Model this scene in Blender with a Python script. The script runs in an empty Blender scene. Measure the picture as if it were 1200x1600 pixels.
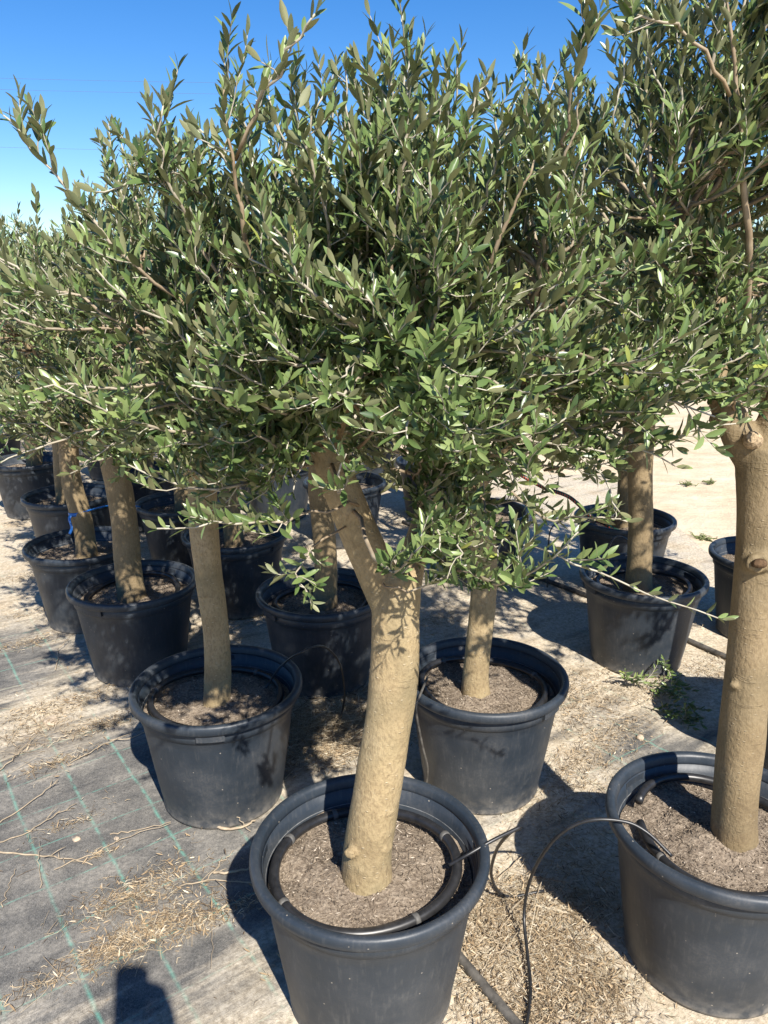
import bpy, bmesh, math, random
import numpy as np
from mathutils import Vector, Matrix, noise as mnoise

# ------------------------------------------------------------------ camera
S = bpy.context.scene
CAMH = 1.6
PITCH = math.radians(16.5)
FPX = 1202.0                       # focal length in photo pixels (1200 x 1600)
cam_d = bpy.data.cameras.new('camera')
cam = bpy.data.objects.new('camera', cam_d)
S.collection.objects.link(cam)
cam.location = (0, 0, CAMH)
cam.rotation_euler = (math.pi / 2 - PITCH, 0, 0)
cam_d.sensor_fit = 'VERTICAL'
cam_d.sensor_height = 24.0
cam_d.lens = 24.0 * FPX / 1600.0
cam_d.clip_start = 0.02
cam_d.clip_end = 2000
S.camera = cam
S.render.resolution_x, S.render.resolution_y = 768, 1024

# ------------------------------------------------------------------ sky, sun, exposure
EL = math.radians(45.2)
AZ = Vector((0.3727, -0.928, 0)).normalized()        # horizontal direction towards the sun
W = bpy.data.worlds.new('World'); S.world = W; W.use_nodes = True
wn = W.node_tree.nodes; wl = W.node_tree.links
sky = wn.new('ShaderNodeTexSky'); sky.sky_type = 'NISHITA'; sky.sun_disc = False
sky.sun_elevation = EL; sky.sun_rotation = math.atan2(AZ.x, AZ.y)
sky.altitude = 0; sky.air_density = 1.0; sky.dust_density = 0.15; sky.ozone_density = 4.0
hs = wn.new('ShaderNodeHueSaturation'); hs.inputs['Hue'].default_value = .508; hs.inputs['Saturation'].default_value = 1.33; hs.inputs['Value'].default_value = 1.08
wl.new(sky.outputs[0], hs.inputs['Color']); wl.new(hs.outputs[0], wn['Background'].inputs[0])
wn['Background'].inputs[1].default_value = 0.08
sun_d = bpy.data.lights.new('sun', 'SUN'); sun_d.energy = 5.0; sun_d.angle = math.radians(0.53)
sun_d.color = (1.0, 0.945, 0.86)
sun = bpy.data.objects.new('sun', sun_d); S.collection.objects.link(sun)
to_sun = Vector((AZ.x * math.cos(EL), AZ.y * math.cos(EL), math.sin(EL)))
sun.rotation_euler = (-to_sun).to_track_quat('-Z', 'Y').to_euler()
sun.location = to_sun * 30
S.view_settings.view_transform = 'Standard'
S.view_settings.look = 'None'
S.view_settings.gamma = 1.0
S.view_settings.use_curve_mapping = False
S.view_settings.exposure = 0.95
S.cycles.max_bounces = 6; S.cycles.diffuse_bounces = 3; S.cycles.glossy_bounces = 2; S.cycles.transmission_bounces = 2

# ------------------------------------------------------------------ helpers
col = S.collection
cp, sp = math.cos(PITCH), math.sin(PITCH)

def ray(x, y):
    u = (x - 600) / FPX; v = (y - 800) / FPX
    return np.array([u, cp - v * sp, -(sp + v * cp)])
def PH(x, y, h=0.0):               # where the pixel's ray meets height h
    r = ray(x, y); return np.array([0, 0, CAMH]) + r * ((h - CAMH) / r[2])
def PX(x, y, fwd):                 # where the pixel's ray meets the upright plane at distance fwd
    r = ray(x, y); return np.array([0, 0, CAMH]) + r * (fwd / r[1])
def project(P):
    P = np.asarray(P, float)
    d = P - np.array([0, 0, CAMH])
    z = d[..., 1] * cp - d[..., 2] * sp
    yv = -d[..., 1] * sp - d[..., 2] * cp
    return 600 + FPX * d[..., 0] / z, 800 + FPX * yv / z, z

def unit(v):
    return v / (np.linalg.norm(v) + 1e-12)

def catmull(pts, n):
    P = np.asarray(pts, float)
    if len(P) == 2:
        t = np.linspace(0, 1, n)[:, None]; return P[0] * (1 - t) + P[1] * t
    Q = np.vstack([2 * P[0] - P[1], P, 2 * P[-1] - P[-2]])
    m = len(P) - 1
    out = []
    for s in np.linspace(0, m - 1e-6, n):
        i = int(s); t = s - i
        a, b, c, d = Q[i], Q[i + 1], Q[i + 2], Q[i + 3]
        out.append(0.5 * (2 * b + (c - a) * t + (2 * a - 5 * b + 4 * c - d) * t * t + (3 * b - a - 3 * c + d) * t ** 3))
    return np.array(out)

class MB:
    """collects geometry, builds one mesh object"""
    def __init__(self):
        self.v = []; self.f = []; self.n = 0; self.tint = []
    def add(self, verts, faces, tint=0.0):
        verts = np.asarray(verts, float)
        self.v.append(verts)
        for f in faces: self.f.append(tuple(i + self.n for i in f))
        self.tint.append(np.full(len(verts), tint) if np.isscalar(tint) else np.asarray(tint))
        self.n += len(verts)
    def tube(self, pts, radii, k=6, caps=True, tint=0.0, closed=False):
        pts = np.asarray(pts, float); m = len(pts)
        radii = np.full(m, radii) if np.isscalar(radii) else np.asarray(radii, float)
        T = np.gradient(pts, axis=0)
        if closed: T = np.roll(pts, -1, 0) - np.roll(pts, 1, 0)
        T /= (np.linalg.norm(T, axis=1)[:, None] + 1e-12)
        ref = np.array([0, 0, 1.0]) if abs(T[0][2]) < 0.9 else np.array([1.0, 0, 0])
        a = unit(np.cross(T[0], ref)); ang = np.arange(k) * 2 * math.pi / k
        ca, sa = np.cos(ang)[:, None], np.sin(ang)[:, None]
        V = []
        for i in range(m):
            a = unit(a - T[i] * np.dot(a, T[i])); b = np.cross(T[i], a)
            V.append(pts[i] + radii[i] * (ca * a + sa * b))
        F = []
        for i in range(m if closed else m - 1):
            j = (i + 1) % m
            for q in range(k):
                q2 = (q + 1) % k
                F.append((i * k + q, i * k + q2, j * k + q2, j * k + q))
        if caps and not closed:
            F.append(tuple(range(k - 1, -1, -1))); F.append(tuple((m - 1) * k + q for q in range(k)))
        self.add(np.vstack(V), F, tint)
    def lathe(self, prof, k=64, closed=False):
        ang = np.arange(k) * 2 * math.pi / k
        V = np.vstack([np.stack([r * np.cos(ang), r * np.sin(ang), np.full(k, z)], 1) for r, z in prof])
        F = []
        m = len(prof)
        for i in range(m if closed else m - 1):
            j = (i + 1) % m
            for q in range(k):
                q2 = (q + 1) % k
                F.append((i * k + q, i * k + q2, j * k + q2, j * k + q))
        self.add(V, F)
    def box(self, c, s, M=None):
        V = np.array([[x, y, z] for x in (-.5, .5) for y in (-.5, .5) for z in (-.5, .5)]) * np.array(s)
        if M is not None: V = V @ np.array(M).T
        V = V + np.array(c)
        self.add(V, [(0, 1, 3, 2), (4, 6, 7, 5), (0, 4, 5, 1), (2, 3, 7, 6), (0, 2, 6, 4), (1, 5, 7, 3)])
    def mesh(self, name, mat, smooth=True, origin=None):
        me = bpy.data.meshes.new(name)
        V = np.vstack(self.v)
        if origin is not None: V = V - np.asarray(origin)
        me.from_pydata(V.tolist(), [], self.f)
        at = me.attributes.new('tint', 'FLOAT', 'POINT')
        at.data.foreach_set('value', np.concatenate(self.tint).astype(np.float32))
        if smooth: me.polygons.foreach_set('use_smooth', [True] * len(me.polygons))
        me.materials.append(mat); me.update()
        return me
    def build(self, name, mat, parent=None, smooth=True, origin=None):
        return link(name, self.mesh(name, mat, smooth, origin), parent)

def link(name, data, parent=None, loc=None):
    o = bpy.data.objects.new(name, data); col.objects.link(o)
    if parent is not None: o.parent = parent
    if loc is not None: o.location = loc
    return o
def tag(o, label, cat, group=None):
    o['label'] = label; o['category'] = cat
    if group: o['group'] = group
    return o
def thing(name, label, cat, loc=(0, 0, 0), rz=0.0, group=None):
    o = link(name, None, None, loc); o.rotation_euler = (0, 0, rz)
    o.empty_display_size = 0.1
    return tag(o, label, cat, group)
def structure(o): o['kind'] = 'structure'; return o
def stuff(o): o['kind'] = 'stuff'; return o

# ------------------------------------------------------------------ materials
class NT:
    def __init__(self, name):
        self.m = bpy.data.materials.new(name); self.m.use_nodes = True
        self.t = self.m.node_tree; self.b = self.t.nodes['Principled BSDF']; self.out = self.t.nodes['Material Output']
        self._co = None
    def n(self, typ, **kw):
        x = self.t.nodes.new(typ)
        for k, v in kw.items(): setattr(x, k, v)
        return x
    def l(self, a, b): self.t.links.new(a, b)
    def co(self, which='Object'):
        if self._co is None: self._co = self.n('ShaderNodeTexCoord')
        return self._co.outputs[which]
    def mapping(self, scale=(1, 1, 1), rot=(0, 0, 0), which='Object', loc=(0, 0, 0)):
        mp = self.n('ShaderNodeMapping'); mp.inputs['Scale'].default_value = scale; mp.inputs['Rotation'].default_value = rot
        mp.inputs['Location'].default_value = loc
        self.l(self.co(which), mp.inputs[0]); return mp.outputs[0]
    def noise(self, scale, detail=4, rough=.55, vec=None, which='Object'):
        x = self.n('ShaderNodeTexNoise'); x.inputs['Scale'].default_value = scale
        x.inputs['Detail'].default_value = detail; x.inputs['Roughness'].default_value = rough
        self.l(vec if vec is not None else self.co(which), x.inputs['Vector']); return x.outputs['Fac']
    def ramp(self, fac, stops, interp='LINEAR'):
        x = self.n('ShaderNodeValToRGB'); x.color_ramp.interpolation = interp
        e = x.color_ramp.elements
        while len(e) < len(stops): e.new(0.5)
        for i, (p, c) in enumerate(stops):
            e[i].position = p
            e[i].color = (c, c, c, 1) if not hasattr(c, '__len__') else (*c, 1)
        self.l(fac, x.inputs[0]); return x.outputs[0]
    def mix(self, fac, a, b, mode='MIX'):
        x = self.n('ShaderNodeMix', data_type='RGBA', blend_type=mode)
        for sck, val in ((x.inputs[0], fac), (x.inputs[6], a), (x.inputs[7], b)):
            if hasattr(val, 'is_linked') or isinstance(val, bpy.types.NodeSocket): self.l(val, sck)
            elif hasattr(val, '__len__'): sck.default_value = (*val, 1)
            else: sck.default_value = val
        return x.outputs[2]
    def math(self, op, a, b=None, clamp=False):
        x = self.n('ShaderNodeMath', operation=op, use_clamp=clamp)
        for i, val in enumerate((a, b)):
            if val is None: continue
            if isinstance(val, bpy.types.NodeSocket): self.l(val, x.inputs[i])
            else: x.inputs[i].default_value = val
        return x.outputs[0]
    def bump(self, h, strength=.3, dist=.01, prev=None):
        x = self.n('ShaderNodeBump'); x.inputs['Strength'].default_value = strength; x.inputs['Distance'].default_value = dist
        self.l(h, x.inputs['Height'])
        if prev is not None: self.l(prev, x.inputs['Normal'])
        return x.outputs[0]
    def set(self, base=None, rough=None, spec=None, normal=None, metal=None):
        for key, val in (('Base Color', base), ('Roughness', rough), ('Specular IOR Level', spec), ('Normal', normal), ('Metallic', metal)):
            if val is None: continue
            s = self.b.inputs[key]
            if isinstance(val, bpy.types.NodeSocket): self.l(val, s)
            elif hasattr(val, '__len__'): s.default_value = (*val, 1)
            else: s.default_value = val
        return self.m

def mat_leaf():
    t = NT('olive_leaf')
    at = t.n('ShaderNodeAttribute', attribute_name='tint'); oi = t.n('ShaderNodeObjectInfo')
    tint = t.math('FRACT', t.math('ADD', at.outputs['Fac'], oi.outputs['Random']))
    top = t.ramp(tint, [(0.0, (.042, .076, .026)), (.3, (.098, .152, .045)), (.6, (.156, .216, .070)), (.9, (.21, .268, .098)), (.985, (.22, .27, .09)), (1.0, (.30, .33, .07))])
    under = t.ramp(tint, [(0.0, (.135, .155, .076)), (.5, (.185, .197, .096)), (1.0, (.25, .25, .125))])
    geo = t.n('ShaderNodeNewGeometry')
    c = t.mix(geo.outputs['Backfacing'], top, under)
    t.set(base=c, rough=t.ramp(geo.outputs['Backfacing'], [(0, .34), (1, .6)]), spec=.5)
    tr = t.n('ShaderNodeBsdfTranslucent'); t.l(t.mix(.5, c, (.13, .19, .03)), tr.inputs[0])
    ms = t.n('ShaderNodeMixShader'); ms.inputs[0].default_value = .16
    t.l(t.b.outputs[0], ms.inputs[1]); t.l(tr.outputs[0], ms.inputs[2]); t.l(ms.outputs[0], t.out.inputs[0])
    return t.m
def mat_bark(name='olive_bark', dark=0.0):
    t = NT(name)
    n1 = t.noise(9, 6, .6)
    n2 = t.noise(150, 4, .65, t.mapping((1, 1, .55)))
    n3 = t.noise(7, 4, .65, t.mapping((.8, .8, 5.5)))
    c = t.ramp(n1, [(.3, (.25, .184, .100)), (.5, (.355, .268, .148)), (.7, (.43, .335, .200))])
    c = t.mix(t.ramp(n2, [(.44, 0), (.66, .62)]), c, (.17, .120, .066))
    c = t.mix(t.ramp(n3, [(.625, 0), (.655, .42), (.68, .0)]), c, (.15, .105, .062))
    c = t.mix(t.ramp(t.noise(5, 3, .5), [(.47, 0), (.66, .5)]), c, (.165, .15, .092))
    b = t.bump(n2, .8, .004); b = t.bump(t.ramp(n3, [(.62, 0), (.655, 1), (.685, 0)]), .4, .004, b); b = t.bump(n1, .3, .012, b)
    v = t.n('ShaderNodeTexVoronoi'); v.inputs['Scale'].default_value = 70; t.l(t.mapping((.6, .6, 1.4)), v.inputs['Vector'])
    b = t.bump(t.ramp(v.outputs['Distance'], [(.0, 1), (.18, 0)]), .5, .004, b)
    c = t.mix(t.ramp(v.outputs['Distance'], [(.05, .75), (.17, 0)]), c, (.50, .42, .30))
    c = t.mix(t.ramp(t.noise(2.6, 4, .6), [(.38, 0), (.68, .42)]), c, (.22, .18, .095))
    if dark: c = t.mix(dark, c, (.13, .092, .052))
    return t.set(base=c, rough=.72, spec=.25, normal=b)
def mat_twig():
    t = NT('olive_twig')
    at = t.n('ShaderNodeAttribute', attribute_name='tint')
    n = t.noise(40, 3)
    pale = t.ramp(n, [(.3, (.30, .265, .20)), (.7, (.44, .41, .33))])
    brown = t.ramp(n, [(.3, (.19, .125, .07)), (.7, (.31, .225, .135))])
    return t.set(base=t.mix(at.outputs['Fac'], pale, brown), rough=.7, spec=.25)
def mat_pot():
    t = NT('black_pot_plastic')
    oi = t.n('ShaderNodeObjectInfo')
    sh = t.n('ShaderNodeVectorMath', operation='ADD'); t.l(t.co(), sh.inputs[0])
    sc = t.n('ShaderNodeVectorMath', operation='SCALE'); cb = t.n('ShaderNodeCombineXYZ')
    for i in range(3): t.l(oi.outputs['Random'], cb.inputs[i])
    t.l(cb.outputs[0], sc.inputs[0]); sc.inputs['Scale'].default_value = 37.0; t.l(sc.outputs[0], sh.inputs[1])
    v = sh.outputs[0]
    sep = t.n('ShaderNodeSeparateXYZ'); t.l(t.co(), sep.inputs[0])
    n1 = t.noise(7, 5, .6, v); n2 = t.noise(160, 2, .6, v); n3 = t.noise(38, 4, .6, v)
    base = t.ramp(n1, [(.3, (.018, .025, .034)), (.7, (.028, .036, .047))])
    low = t.ramp(sep.outputs['Z'], [(.0, .7), (.025, .22), (.08, .04), (.3, 0.0)])
    dust = t.math('MULTIPLY', t.ramp(n3, [(.36, .15), (.66, 1)]), low)
    dust = t.math('ADD', dust, t.math('MULTIPLY', t.ramp(n1, [(.48, 0), (.76, .13)]), t.ramp(n2, [(.4, .3), (.65, 1)])))
    vo = t.n('ShaderNodeTexVoronoi'); vo.inputs['Scale'].default_value = 55; t.l(v, vo.inputs['Vector'])
    sel = t.math('GREATER_THAN', t.n('ShaderNodeSeparateColor').outputs[0], .5)
    sc2 = sel.node.inputs[0].links[0].from_node; t.l(vo.outputs['Color'], sc2.inputs[0]); sel.node.inputs[1].default_value = .86
    speck = t.math('MULTIPLY', t.ramp(vo.outputs['Distance'], [(.07, .8), (.13, 0)]), sel)
    fac = t.math('MAXIMUM', dust, speck, clamp=True)
    c = t.mix(fac, base, (.33, .29, .235))
    st = t.noise(120, 3, .6, t.mapping((1, 1, .04)))
    r = t.math('ADD', t.ramp(n1, [(.3, .40), (.7, .56)]), t.math('MULTIPLY', fac, .4), clamp=True)
    c = t.mix(t.math('MULTIPLY', t.ramp(st, [(.5, 0), (.72, .10)]), t.ramp(n3, [(.4, 0), (.6, 1)])), c, (.30, .28, .25))
    return t.set(base=c, rough=r, spec=.45, normal=t.bump(st, .05, .003, t.bump(n1, .10, .02)))
def mat_soil():
    t = NT('potting_soil')
    n1 = t.noise(16, 6, .65); n2 = t.noise(130, 4, .7)
    c = t.ramp(n1, [(.3, (.085, .066, .049)), (.5, (.17, .134, .10)), (.7, (.28, .228, .172))])
    c = t.mix(t.ramp(n2, [(.45, 0), (.7, .8)]), c, (.40, .33, .25))
    return t.set(base=c, rough=.95, spec=.1, normal=t.bump(n2, .8, .008, t.bump(n1, .6, .02)))
def mat_litter(name, stops, rough=.85):
    t = NT(name)
    at = t.n('ShaderNodeAttribute', attribute_name='tint')
    return t.set(base=t.ramp(at.outputs['Fac'], stops), rough=rough, spec=.15)
def mat_plain(name, c, rough=.5, spec=.4, var=.25, scale=30, bump=0.0):
    t = NT(name); n = t.noise(scale, 4, .6)
    lo = tuple(x * (1 - var) for x in c); hi = tuple(min(1, x * (1 + var)) for x in c)
    cc = t.ramp(n, [(.3, lo), (.7, hi)])
    return t.set(base=cc, rough=rough, spec=spec, normal=t.bump(n, bump, .005) if bump else None)
def mat_sand():
    t = NT('sandy_ground')
    n0 = t.noise(.6, 5, .6); n1 = t.noise(5, 6, .65); n2 = t.noise(45, 5, .7)
    ns = t.noise(1.6, 5, .6, t.mapping((.35, 2.2, 1), (0, 0, .15)))
    c = t.ramp(n1, [(.3, (.47, .37, .245)), (.55, (.58, .475, .33)), (.75, (.64, .545, .40))])
    c = t.mix(t.ramp(ns, [(.45, 0), (.68, .5)]), c, (.45, .33, .20))
    c = t.mix(t.ramp(n0, [(.5, 0), (.7, .45)]), c, (.58, .50, .38))
    c = t.mix(t.ramp(n2, [(.60, 0), (.74, .55)]), c, (.27, .21, .14))
    return t.set(base=c, rough=.95, spec=.1, normal=t.bump(n2, .5, .01, t.bump(n1, .7, .04)))

# the woven ground sheet: grey weave, green marker threads, wind-blown sand on top
GA = math.radians(35.5)            # direction of the cross threads on the ground
GS = 0.177                         # thread spacing
def mat_sheet():
    t = NT('woven_ground_sheet')
    mp = t.n('ShaderNodeMapping'); mp.vector_type = 'TEXTURE'
    mp.inputs['Rotation'].default_value = (0, 0, GA); mp.inputs['Location'].default_value = (-0.93, 1.747, 0)
    t.l(t.co(), mp.inputs[0]); gv = mp.outputs[0]                 # x along the cross threads, y across
    sep = t.n('ShaderNodeSeparateXYZ'); t.l(gv, sep.inputs[0])
    wob = t.math('MULTIPLY', t.math('SUBTRACT', t.noise(6, 2), .5), .012)
    def line(co, width, off):
        a = t.math('ADD', t.math('ADD', co, wob), off)
        a = t.math('DIVIDE', a, GS); a = t.math('SUBTRACT', t.math('FRACT', t.math('ADD', a, .5)), .5)
        a = t.math('MULTIPLY', t.math('ABSOLUTE', a), GS)
        return t.ramp(a, [(width * .55, 1), (width, 0)])
    l1 = line(sep.outputs['X'], .0048, 0.0)
    l2 = line(sep.outputs['Y'], .0026, 0.0)
    br = t.math('MULTIPLY', t.ramp(t.noise(30, 4, .65), [(.38, .1), (.56, 1)]), t.ramp(t.noise(3.3, 3, .6), [(.34, .5), (.52, 1)]))
    lines = t.math('MULTIPLY', t.math('MAXIMUM', l1, t.math('MULTIPLY', l2, .95)), br)
    # fine weave
    def stretch(vec, s):
        m2 = t.n('ShaderNodeMapping'); m2.inputs['Scale'].default_value = s; t.l(vec, m2.inputs[0]); return m2.outputs[0]
    wv = t.noise(1, 2, .6, stretch(gv, (900, 90, 1)))
    wv2 = t.noise(1, 2, .6, stretch(gv, (110, 700, 1)))
    streak = t.noise(1, 5, .62, stretch(gv, (2.2, 15, 1)))
    big = t.noise(1.9, 5, .6); med = t.noise(7, 5, .62); fine = t.noise(75, 4, .7)
    weave = t.math('MULTIPLY', t.math('ADD', wv, wv2), .5)
    c = t.ramp(weave, [(.34, (.030, .030, .030)), (.50, (.078, .077, .074)), (.64, (.18, .173, .16))])
    c = t.mix(t.ramp(med, [(.42, 0), (.72, .45)]), c, (.13, .125, .115))
    c = t.mix(lines, c, (.10, .25, .20))
    # sand: little on the clean patch, more away from it
    pc = t.n('ShaderNodeVectorMath', operation='DISTANCE'); t.l(t.co(), pc.inputs[0]); pc.inputs[1].default_value = (-.90, 1.84, 0)
    pd = t.n('ShaderNodeVectorMath', operation='DISTANCE'); t.l(t.co(), pd.inputs[0]); pd.inputs[1].default_value = (1.0, 2.28, 0)
    pe = t.n('ShaderNodeVectorMath', operation='DISTANCE'); t.l(t.co(), pe.inputs[0]); pe.inputs[1].default_value = (-1.75, 3.0, 0)
    dmin = t.math('MINIMUM', pc.outputs['Value'], t.math('ADD', t.math('MINIMUM', t.math('MULTIPLY', pd.outputs['Value'], 1.5), pe.outputs['Value']), .30))
    away = t.ramp(t.math('DIVIDE', dmin, 1.6), [(.24, 0), (.38, .26), (.50, .50), (.95, .60)])
    s0 = t.math('ADD', t.math('MULTIPLY', streak, .62), t.math('MULTIPLY', big, .38))
    s1 = t.math('ADD', s0, t.math('MULTIPLY', t.math('SUBTRACT', away, .27), .62))
    sandm = t.ramp(s1, [(.46, 0), (.57, .5), (.68, 1)])
    sandm = t.math('MULTIPLY', sandm, t.ramp(t.math('ADD', t.math('MULTIPLY', fine, .5), t.math('MULTIPLY', weave, .5)), [(.34, .45), (.56, 1)]))
    sc = t.ramp(fine, [(.3, (.42, .335, .22)), (.55, (.57, .485, .355)), (.75, (.66, .59, .47))])
    sc = t.mix(t.ramp(t.noise(3.4, 4, .6), [(.5, 0), (.68, .65)]), sc, (.39, .285, .165))
    sc = t.mix(t.ramp(med, [(.50, 0), (.66, .35)]), sc, (.36, .345, .31))
    c = t.mix(sandm, c, sc)
    # pale dust film
    c = t.mix(t.math('MULTIPLY', t.ramp(t.math('MULTIPLY', t.math('ADD', streak, med), .5), [(.40, .0), (.62, .42)]), t.ramp(t.math('MULTIPLY', t.math('ADD', fine, weave), .5), [(.38, .1), (.6, 1)])), c, (.55, .50, .42))
    b = t.bump(weave, .35, .002); b = t.bump(s0, .5, .012, b); b = t.bump(t.math('MULTIPLY', sandm, fine), .5, .006, b)
    return t.set(base=c, rough=t.ramp(sandm, [(0, .62), (1, .95)]), spec=.22, normal=b)

M_LEAF = mat_leaf(); M_BARK = mat_bark(); M_BARK2 = mat_bark('rough_olive_bark', .5); M_TWIG = mat_twig(); M_POT = mat_pot(); M_SOIL = mat_soil()
M_SAND = mat_sand(); M_SHEET = mat_sheet()
M_STRAW = mat_litter('dry_straw', [(0, (.12, .085, .055)), (.3, (.26, .19, .115)), (.65, (.44, .345, .22)), (1, (.62, .545, .41))])
M_DEAD = mat_litter('dead_leaf', [(0, (.10, .075, .05)), (.35, (.24, .17, .10)), (.7, (.40, .30, .185)), (1, (.56, .48, .36))])
M_CHIP = mat_litter('soil_chip', [(0, (.06, .046, .034)), (.4, (.17, .132, .096)), (.8, (.31, .25, .185)), (1, (.52, .45, .36))])
M_HOSE = mat_plain('black_hose', (.018, .018, .019), .38, .5, .4, 60)
M_HOSE_DUSTY = mat_plain('dusty_black_pipe', (.085, .078, .068), .7, .3, .55, 40)
M_JOINT = mat_plain('dusty_joint', (.085, .082, .076), .6, .4, .3, 80)
M_STICK = mat_plain('dry_stick', (.33, .265, .185), .85, .15, .3, 30, .3)
M_STONE = mat_plain('pale_stone', (.42, .34, .25), .9, .2, .25, 25, .6)
M_GRAVEL = mat_plain('gravel_road', (.36, .35, .33), .95, .1, .25, 3, .4)
M_BLUE = mat_plain('blue_tape', (.01, .12, .42), .35, .5, .15)
M_CABLE = mat_plain('power_cable', (.10, .10, .11), .5, .3, .1)
M_KNOT = mat_plain('dark_knot', (.10, .062, .035), .9, .15, .5, 120, .5)
M_CUT = mat_plain('cut_wood', (.36, .27, .17), .9, .15, .5, 130, .8)

# ------------------------------------------------------------------ ground
def ground_noise(x, y):
    return mnoise.noise(Vector((x * .9, y * .9, 3.1))) * .6 + mnoise.noise(Vector((x * 3.1, y * 3.1, 1.7))) * .3 + mnoise.noise(Vector((x * 9, y * 9, .4))) * .12
def sheet_h(x, y):
    g = x * math.cos(GA) + y * math.sin(GA); q = -x * math.sin(GA) + y * math.cos(GA)
    w = mnoise.noise(Vector((g * 1.1, q * 6.0, 5.0))) * .006 + mnoise.noise(Vector((g * 3, q * 14.0, 8.0))) * .0025
    return w + ground_noise(x, y) * .006

def grid(xs, ys, hf):
    V = [(x, y, hf(x, y)) for y in ys for x in xs]; nx = len(xs)
    F = [(j * nx + i, j * nx + i + 1, (j + 1) * nx + i + 1, (j + 1) * nx + i) for j in range(len(ys) - 1) for i in range(nx - 1)]
    return V, F
def spread(c, step, near, far, grow=1.35):
    a = list(np.arange(0, near, step)); d = step
    while a[-1] < far: d *= grow; a.append(a[-1] + d)
    return sorted(set([c + v for v in a] + [c - v for v in a]))
mb = MB()
mb.add(*grid(spread(0, .16, 8, 420), spread(5, .16, 9, 420), lambda x, y: -.022 + ground_noise(x, y) * .02 * (1 if abs(x) + abs(y) < 60 else 0)))
structure(mb.build('ground', M_SAND))
mb = MB()
mb.add(*grid(np.arange(-4.6, 2.05, .035), np.arange(-1.2, 6.6, .035), lambda x, y: .004 + sheet_h(x, y) - .03 * max(0, (abs(x + 1.27) - 3.1) / .25) ** 2 * .3 - .03 * max(0, (y - 6.3) / .3) ** 2 * .3))
structure(mb.build('ground_sheet', M_SHEET))
mb = MB()
mb.add(*grid(np.arange(-60, 61, 4.0), np.arange(11.5, 18.1, .8), lambda x, y: .02 + ground_noise(x, y) * .01))
structure(mb.build('gravel_road', M_GRAVEL))

# ------------------------------------------------------------------ pots
POT_H = .40
def pot_meshes():
    body = MB()
    prof = [(.0, .006), (.170, .006), (.182, .0), (.1905, .004), (.192, .012), (.1905, .020)]
    for i in range(1, 12):
        s = i / 11; prof.append((.1905 + .0445 * s ** .92, .020 + s * .305))
    prof += [(.238, .330), (.2415, .332), (.243, .345), (.2445, .374)]
    inner = [(.2395, .374), (.238, .352), (.2352, .350), (.2345, .336), (.2318, .334), (.231, .318), (.2283, .316), (.2275, .300), (.225, .298), (.222, .26), (.185, .02), (0, .02)]
    body.lathe(prof + inner, 80)
    b = body.mesh('body', M_POT)
    rim = MB()
    rim.lathe([(.2435, .372), (.2615, .370), (.2650, .374), (.2665, .385), (.2655, .394), (.2615, .3995), (.2545, .4005), (.2475, .3985), (.2430, .392), (.2415, .380), (.2395, .3745)], 96, closed=True)
    r = rim.mesh('rim', M_POT)
    tab = MB()
    k = 9
    V = []; F = []
    for i in range(k):
        a = -.16 + .32 * i / (k - 1)
        for (rr, z) in ((.238, .343), (.2535, .345), (.2550, .371), (.238, .371)):
            V.append((rr * math.cos(a), rr * math.sin(a), z))
    for i in range(k - 1):
        for q in range(4): F.append((i * 4 + q, i * 4 + (q + 1) % 4, (i + 1) * 4 + (q + 1) % 4, (i + 1) * 4 + q))
    F.append((0, 1, 2, 3)); F.append(tuple((k - 1) * 4 + q for q in (3, 2, 1, 0)))
    tab.add(V, F)
    h = tab.mesh('handle_tab', M_POT, smooth=False)
    for me in (b, r):
        pass
    return b, r, h
POT_BODY, POT_RIM, POT_TAB = pot_meshes()
SOIL_Z = .325
def soil_h(x, y, seed):
    r = math.hypot(x, y)
    return SOIL_Z + .016 * math.exp(-(r / .1) ** 2) + .010 * mnoise.noise(Vector((x * 14, y * 14, seed))) + .006 * mnoise.noise(Vector((x * 45, y * 45, seed + 3)))  + .012 * mnoise.noise(Vector((x * 5, y * 5, seed + 9)))
def soil_mesh(seed):
    m = MB(); V = [(0, 0, soil_h(0, 0, seed))]; F = []; k = 56; R = 26
    for i in range(1, R + 1):
        r = .2285 * i / R
        for q in range(k):
            a = 2 * math.pi * (q + .5 * (i % 2)) / k; x, y = r * math.cos(a), r * math.sin(a)
            V.append((x, y, soil_h(x, y, seed)))
    for q in range(k): F.append((0, 1 + q, 1 + (q + 1) % k))
    for i in range(R - 1):
        for q in range(k):
            a, b = 1 + i * k + q, 1 + i * k + (q + 1) % k; F.append((a, a + k, b + k, b))
    m.add(V, F); return m.mesh('soil', M_SOIL)
def chip_mesh(seed, n):
    rnd = np.random.default_rng(seed); m = MB()
    for _ in range(n):
        r = .222 * math.sqrt(rnd.random()); a = rnd.random() * 6.283
        x, y = r * math.cos(a), r * math.sin(a); z = soil_h(x, y, seed) + .002
        L = rnd.uniform(.004, .014) if rnd.random() < .95 else rnd.uniform(.025, .055)
        w = rnd.uniform(.0012, .0042) if L < .021 else rnd.uniform(.0012, .0024); yaw = rnd.random() * 6.283
        d = np.array([math.cos(yaw), math.sin(yaw), rnd.normal() * .35]); d = unit(d)
        s = unit(np.cross(d, [rnd.normal() * .4, rnd.normal() * .4, 1])); nn = np.cross(s, d)
        c = np.array([x, y, z]); h = w * .35
        V = [c - d * L / 2, c + s * w / 2, c + d * L / 2, c - s * w / 2, c + nn * h, c - nn * h]
        m.add(V, [(0, 1, 4), (1, 2, 4), (2, 3, 4), (3, 0, 4), (1, 0, 5), (2, 1, 5), (3, 2, 5), (0, 3, 5)], float(np.clip(rnd.normal(.45, .28), 0, 1)))
    return m.mesh('soil_chips', M_CHIP, smooth=False)
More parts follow.
